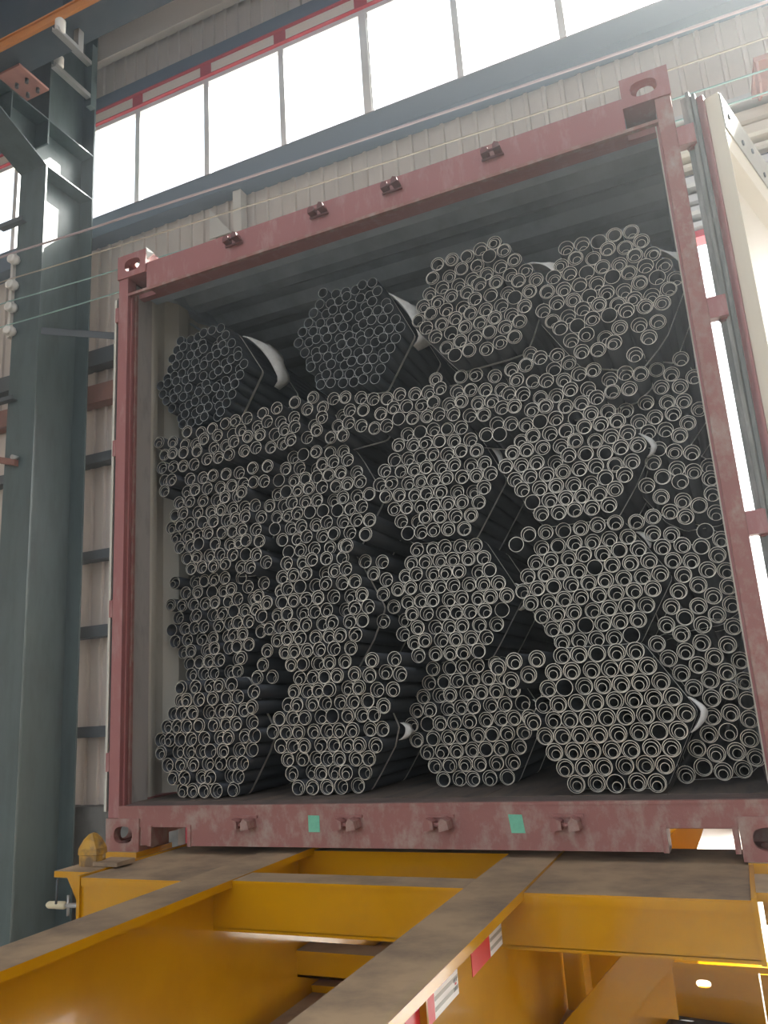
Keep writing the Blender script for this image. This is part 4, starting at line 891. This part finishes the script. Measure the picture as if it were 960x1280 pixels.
# front bolster: channel facing the camera, outrigger decks either side
def chan(x0, x1, name='bolster_channel'):
    m = MB()
    m.box(x0, x1, -0.385, -0.375, -0.137, -0.012)
    m.box(x0 + 0.074, x1 - 0.074, -0.39, -0.28, -0.012, -0.002, 0, 1)
    m.box(x0, x1, -0.385, -0.28, -0.145, -0.135)
    return m.build(name, [YEL, DUST], tr)
chan(0.776, 1.663)
for x0, x1 in ((0.25, 0.76), (1.679, 2.29)):
    m = MB()
    m.box(x0, x1, -0.385, -0.375, -0.137, -0.012)
    m.box(x0 if x0 < 1 else x0 + 0.072, x1 - 0.072 if x0 < 1 else x1, -0.39, 0.22, -0.022, -0.008, 0, 1)
    m.box(x0, x1, -0.385, -0.28, -0.145, -0.135)
    m.box(x0, x1, 0.20, 0.21, -0.137, -0.012)
    m.build('outrigger', [YEL, DUST], tr)
    MB().box(x0 + 0.003, x1 - 0.003, -0.392, -0.385, -0.034, -0.012).build('deck_edge', YEL, tr)
# ends of the bolster: end plates, twist lock seats
for s, xe in ((-1, 0.25), (1, 2.29)):
    e = MB()
    x0, x1 = (xe - 0.012, xe) if s < 0 else (xe, xe + 0.012)
    e.box(x0, x1, -0.395, 0.22, -0.145, -0.002)
    a, b_ = (xe - 0.17, xe - 0.012) if s < 0 else (xe + 0.012, xe + 0.115)
    e.box(a, b_, -0.34, -0.14, -0.022, -0.002, 0, 1)
    if s < 0:
        e.prism([(a + 0.06, -0.022), (b_, -0.022), (b_, -0.14), (b_ - 0.022, -0.14)], 'y', -0.34, -0.325)
        e.prism([(a + 0.06, -0.022), (b_, -0.022), (b_, -0.14), (b_ - 0.022, -0.14)], 'y', -0.20, -0.19)
    else:
        e.box(b_ - 0.012, b_, -0.36, -0.16, -0.25, -0.022)
    e.build('bolster_end', [YEL, DUST], tr)
# seats under the container corner castings
for x0, x1 in ((-0.02, 0.16), (2.29, 2.46)):
    MB().box(x0, x1, -0.02, 0.19, -0.03, 0.0, 0, 1).box(x0 + 0.02, x1 - 0.02, 0.0, 0.17, -0.16, -0.03).build('corner_seat', [YEL, DUST], tr)
# raised twist lock head on the left end
hx, hy = 0.150, -0.235
tw = MB()
prof = []
N = 10
rows = [(-0.002, 0.044, 0.034), (0.034, 0.046, 0.034), (0.036, 0.050, 0.038), (0.056, 0.047, 0.038), (0.085, 0.028, 0.030), (0.102, 0.010, 0.016), (0.106, 0.002, 0.006)]
vs, fs = [], []
for z, a, b_ in rows:
    for k in range(N):
        w = 2 * math.pi * k / N
        vs.append((hx + a * math.copysign(abs(math.cos(w)) ** 0.7, math.cos(w)), hy + b_ * math.copysign(abs(math.sin(w)) ** 0.7, math.sin(w)), z))
for r in range(len(rows) - 1):
    for k in range(N):
        l = (k + 1) % N
        fs.append((r * N + k, r * N + l, (r + 1) * N + l, (r + 1) * N + k))
fs += [tuple(range(N - 1, -1, -1)), tuple(range((len(rows) - 1) * N, len(rows) * N))]
tw.add(vs, fs, 0, False)
tl = tw.build('twist_lock', BRASS, tr)
MB().box(hx + 0.03, hx + 0.14, hy - 0.03, hy + 0.06, 0.0, 0.014).build('lock_plate', DUST, tl)
hd_ = MB().tube([(0.02, -0.31, -0.118), (0.03, -0.31, -0.118), (0.10, -0.31, -0.117), (0.11, -0.31, -0.117)], 0.012, 10, radii=[0.006, 0.012, 0.013, 0.009])
hnd = hd_.build('lock_handle', WOOD, tr)
MB().tube([(0.105, -0.31, -0.117), (0.185, -0.31, -0.115)], 0.008, 8).tube([(0.118, -0.31, -0.15), (0.118, -0.31, -0.085)], 0.005, 6).build('handle_shaft', GALV, hnd)
MB().tube([(0.10, -0.345, -0.028), (0.103, -0.348, -0.07), (0.098, -0.345, -0.105)], 0.004, 6).build('lock_chain', GIRT, tr)
# cross members between the beams
def cross(y, zt, dep, fl=0.10, name='cross_member'):
    m = MB()
    m.box(0.776, 1.663, y, y + 0.008, zt - dep, zt - 0.010)
    m.box(0.776, 1.663, y - 0.005, y + fl, zt - 0.010, zt, 0, 1)
    m.box(0.776, 1.663, y, y + fl * 0.7, zt - dep, zt - dep + 0.008)
    return m.build(name, [YEL, DUST], tr)
cross(0.13, -0.012, 0.11)
cross(0.10, -0.335, 0.085)
cross(0.20, -0.475, 0.24, 0.14)
for y in (1.6, 2.9, 4.2, 5.4, 7.5, 9.0):
    cross(y, -0.30, 0.18)
cross(-2.6, -0.14, 0.20)
# brace, side panel with slotted hole, storage box below the right outrigger
br = MB()
br.prism([(1.70, -0.47), (1.87, -0.47), (2.155, -0.15), (2.02, -0.15)], 'y', -0.02, 0.0)
br.build('outrigger_brace', YEL, tr)
MB().box(1.685, 2.02, 0.25, 0.258, -0.50, -0.14).build('gusset_plate', YEL, tr)
MB().box(1.679, 1.695, -0.970, -0.962, -0.50, -0.024).build('web_rib', YEL, tr)
MB().box(1.79, 1.80, 0.0, 0.10, -0.50, -0.15).build('gusset_plate', YEL, tr)
sp = MB()
sp.plate_hole((1.70, 1.0, -0.95), (1, 0, 0), (0, 0, 1), (0, 1, 0), 0.545, 0.40, 0.012, 0.027, 0.014, cu=0.345, cv=0.315)
sp.build('side_panel', YEL, tr)
MB().plate_hole((2.25, 1.0, -0.95), (1, 0, 0), (0, 0, 1), (0, 1, 0), 0.25, 0.36, 0.012, 0.02, 0.02, cu=0.06, cv=0.26).build('side_panel', YEL, tr)
MB().box(1.70, 2.55, 0.93, 1.0, -0.565, -0.545).build('panel_edge', YEL, tr)
sb = MB().prism([(1.70, -1.05), (2.50, -1.05), (2.50, -0.765), (1.92, -0.735), (1.86, -0.80), (1.70, -0.95)], 'y', 0.82, 0.95)
sb.build('storage_box', BLACK, tr)
# landing legs, axles and wheels carry the chassis at the far end
for x in (0.95, 1.49):
    MB().box(x - 0.06, x + 0.06, 1.9, 2.02, GZ + 0.02, -0.52).box(x - 0.13, x + 0.13, 1.84, 2.08, GZ, GZ + 0.02).build('landing_leg', YEL, tr)
for yv in (9.6, 10.9):
    MB().tube([(0.25, yv, GZ + 0.5), (2.19, yv, GZ + 0.5)], 0.06, 12).build('axle', BLACK, tr)
    for x in (0.27, 0.55, 1.89, 2.17):
        pts = [(x - 0.11, yv, GZ + 0.5), (x - 0.11, yv, GZ + 0.5), (x - 0.06, yv, GZ + 0.5), (x + 0.06, yv, GZ + 0.5), (x + 0.11, yv, GZ + 0.5)]
        MB().tube([(x - 0.11, yv, GZ + 0.5), (x - 0.10, yv, GZ + 0.5), (x - 0.05, yv, GZ + 0.5), (x + 0.05, yv, GZ + 0.5), (x + 0.10, yv, GZ + 0.5), (x + 0.11, yv, GZ + 0.5)],
                  0.5, 28, radii=[0.27, 0.45, 0.5, 0.5, 0.45, 0.27]).build('wheel', BLACK, tr)
# diagonal side braces seen through the sill notch
for poly, yy in (([(1.70, -0.40), (1.98, -0.40), (2.16, -0.02), (1.70, -0.02)], 1.30), ([(2.08, -0.02), (2.16, -0.02), (2.45, -0.36), (2.40, -0.36)], 1.8)):
    MB().prism(poly, 'y', yy, yy + 0.01).build('gusset_plate', YEL, tr)
for a, b_ in (((1.72, 0.5, -0.08), (2.30, 2.4, -0.16)), ((2.33, 1.4, -0.08), (1.9, 3.2, -0.3)), ((1.70, 3.3, -0.08), (2.4, 3.3, -0.08))):
    MB().tube([a, b_], 0.045, 4).build('diagonal_brace', YEL, tr)
# ------------------------------------------------------------------ thin haze volume filling the hall, added to imitate lens glare
HAZE = bpy.data.materials.new('glare_haze')
HAZE.use_nodes = True
_nt = HAZE.node_tree
_nt.nodes.remove(_nt.nodes['Principled BSDF'])
_vs = _nt.nodes.new('ShaderNodeVolumeScatter')
_vs.inputs['Color'].default_value = (0.90, 0.95, 1.0, 1)
_vs.inputs['Density'].default_value = 0.0115
_vs.inputs['Anisotropy'].default_value = 0.8
_nt.links.new(_vs.outputs[0], _nt.nodes['Material Output'].inputs['Volume'])
hz = MB().box(-8.19, 8.99, -8.0, 3.36, GZ + 0.01, 8.74).build('haze', HAZE)
tag(hz, kind='stuff')
hz['label'] = 'thin added haze imitating lens glare, filling the hall in front of the windows'
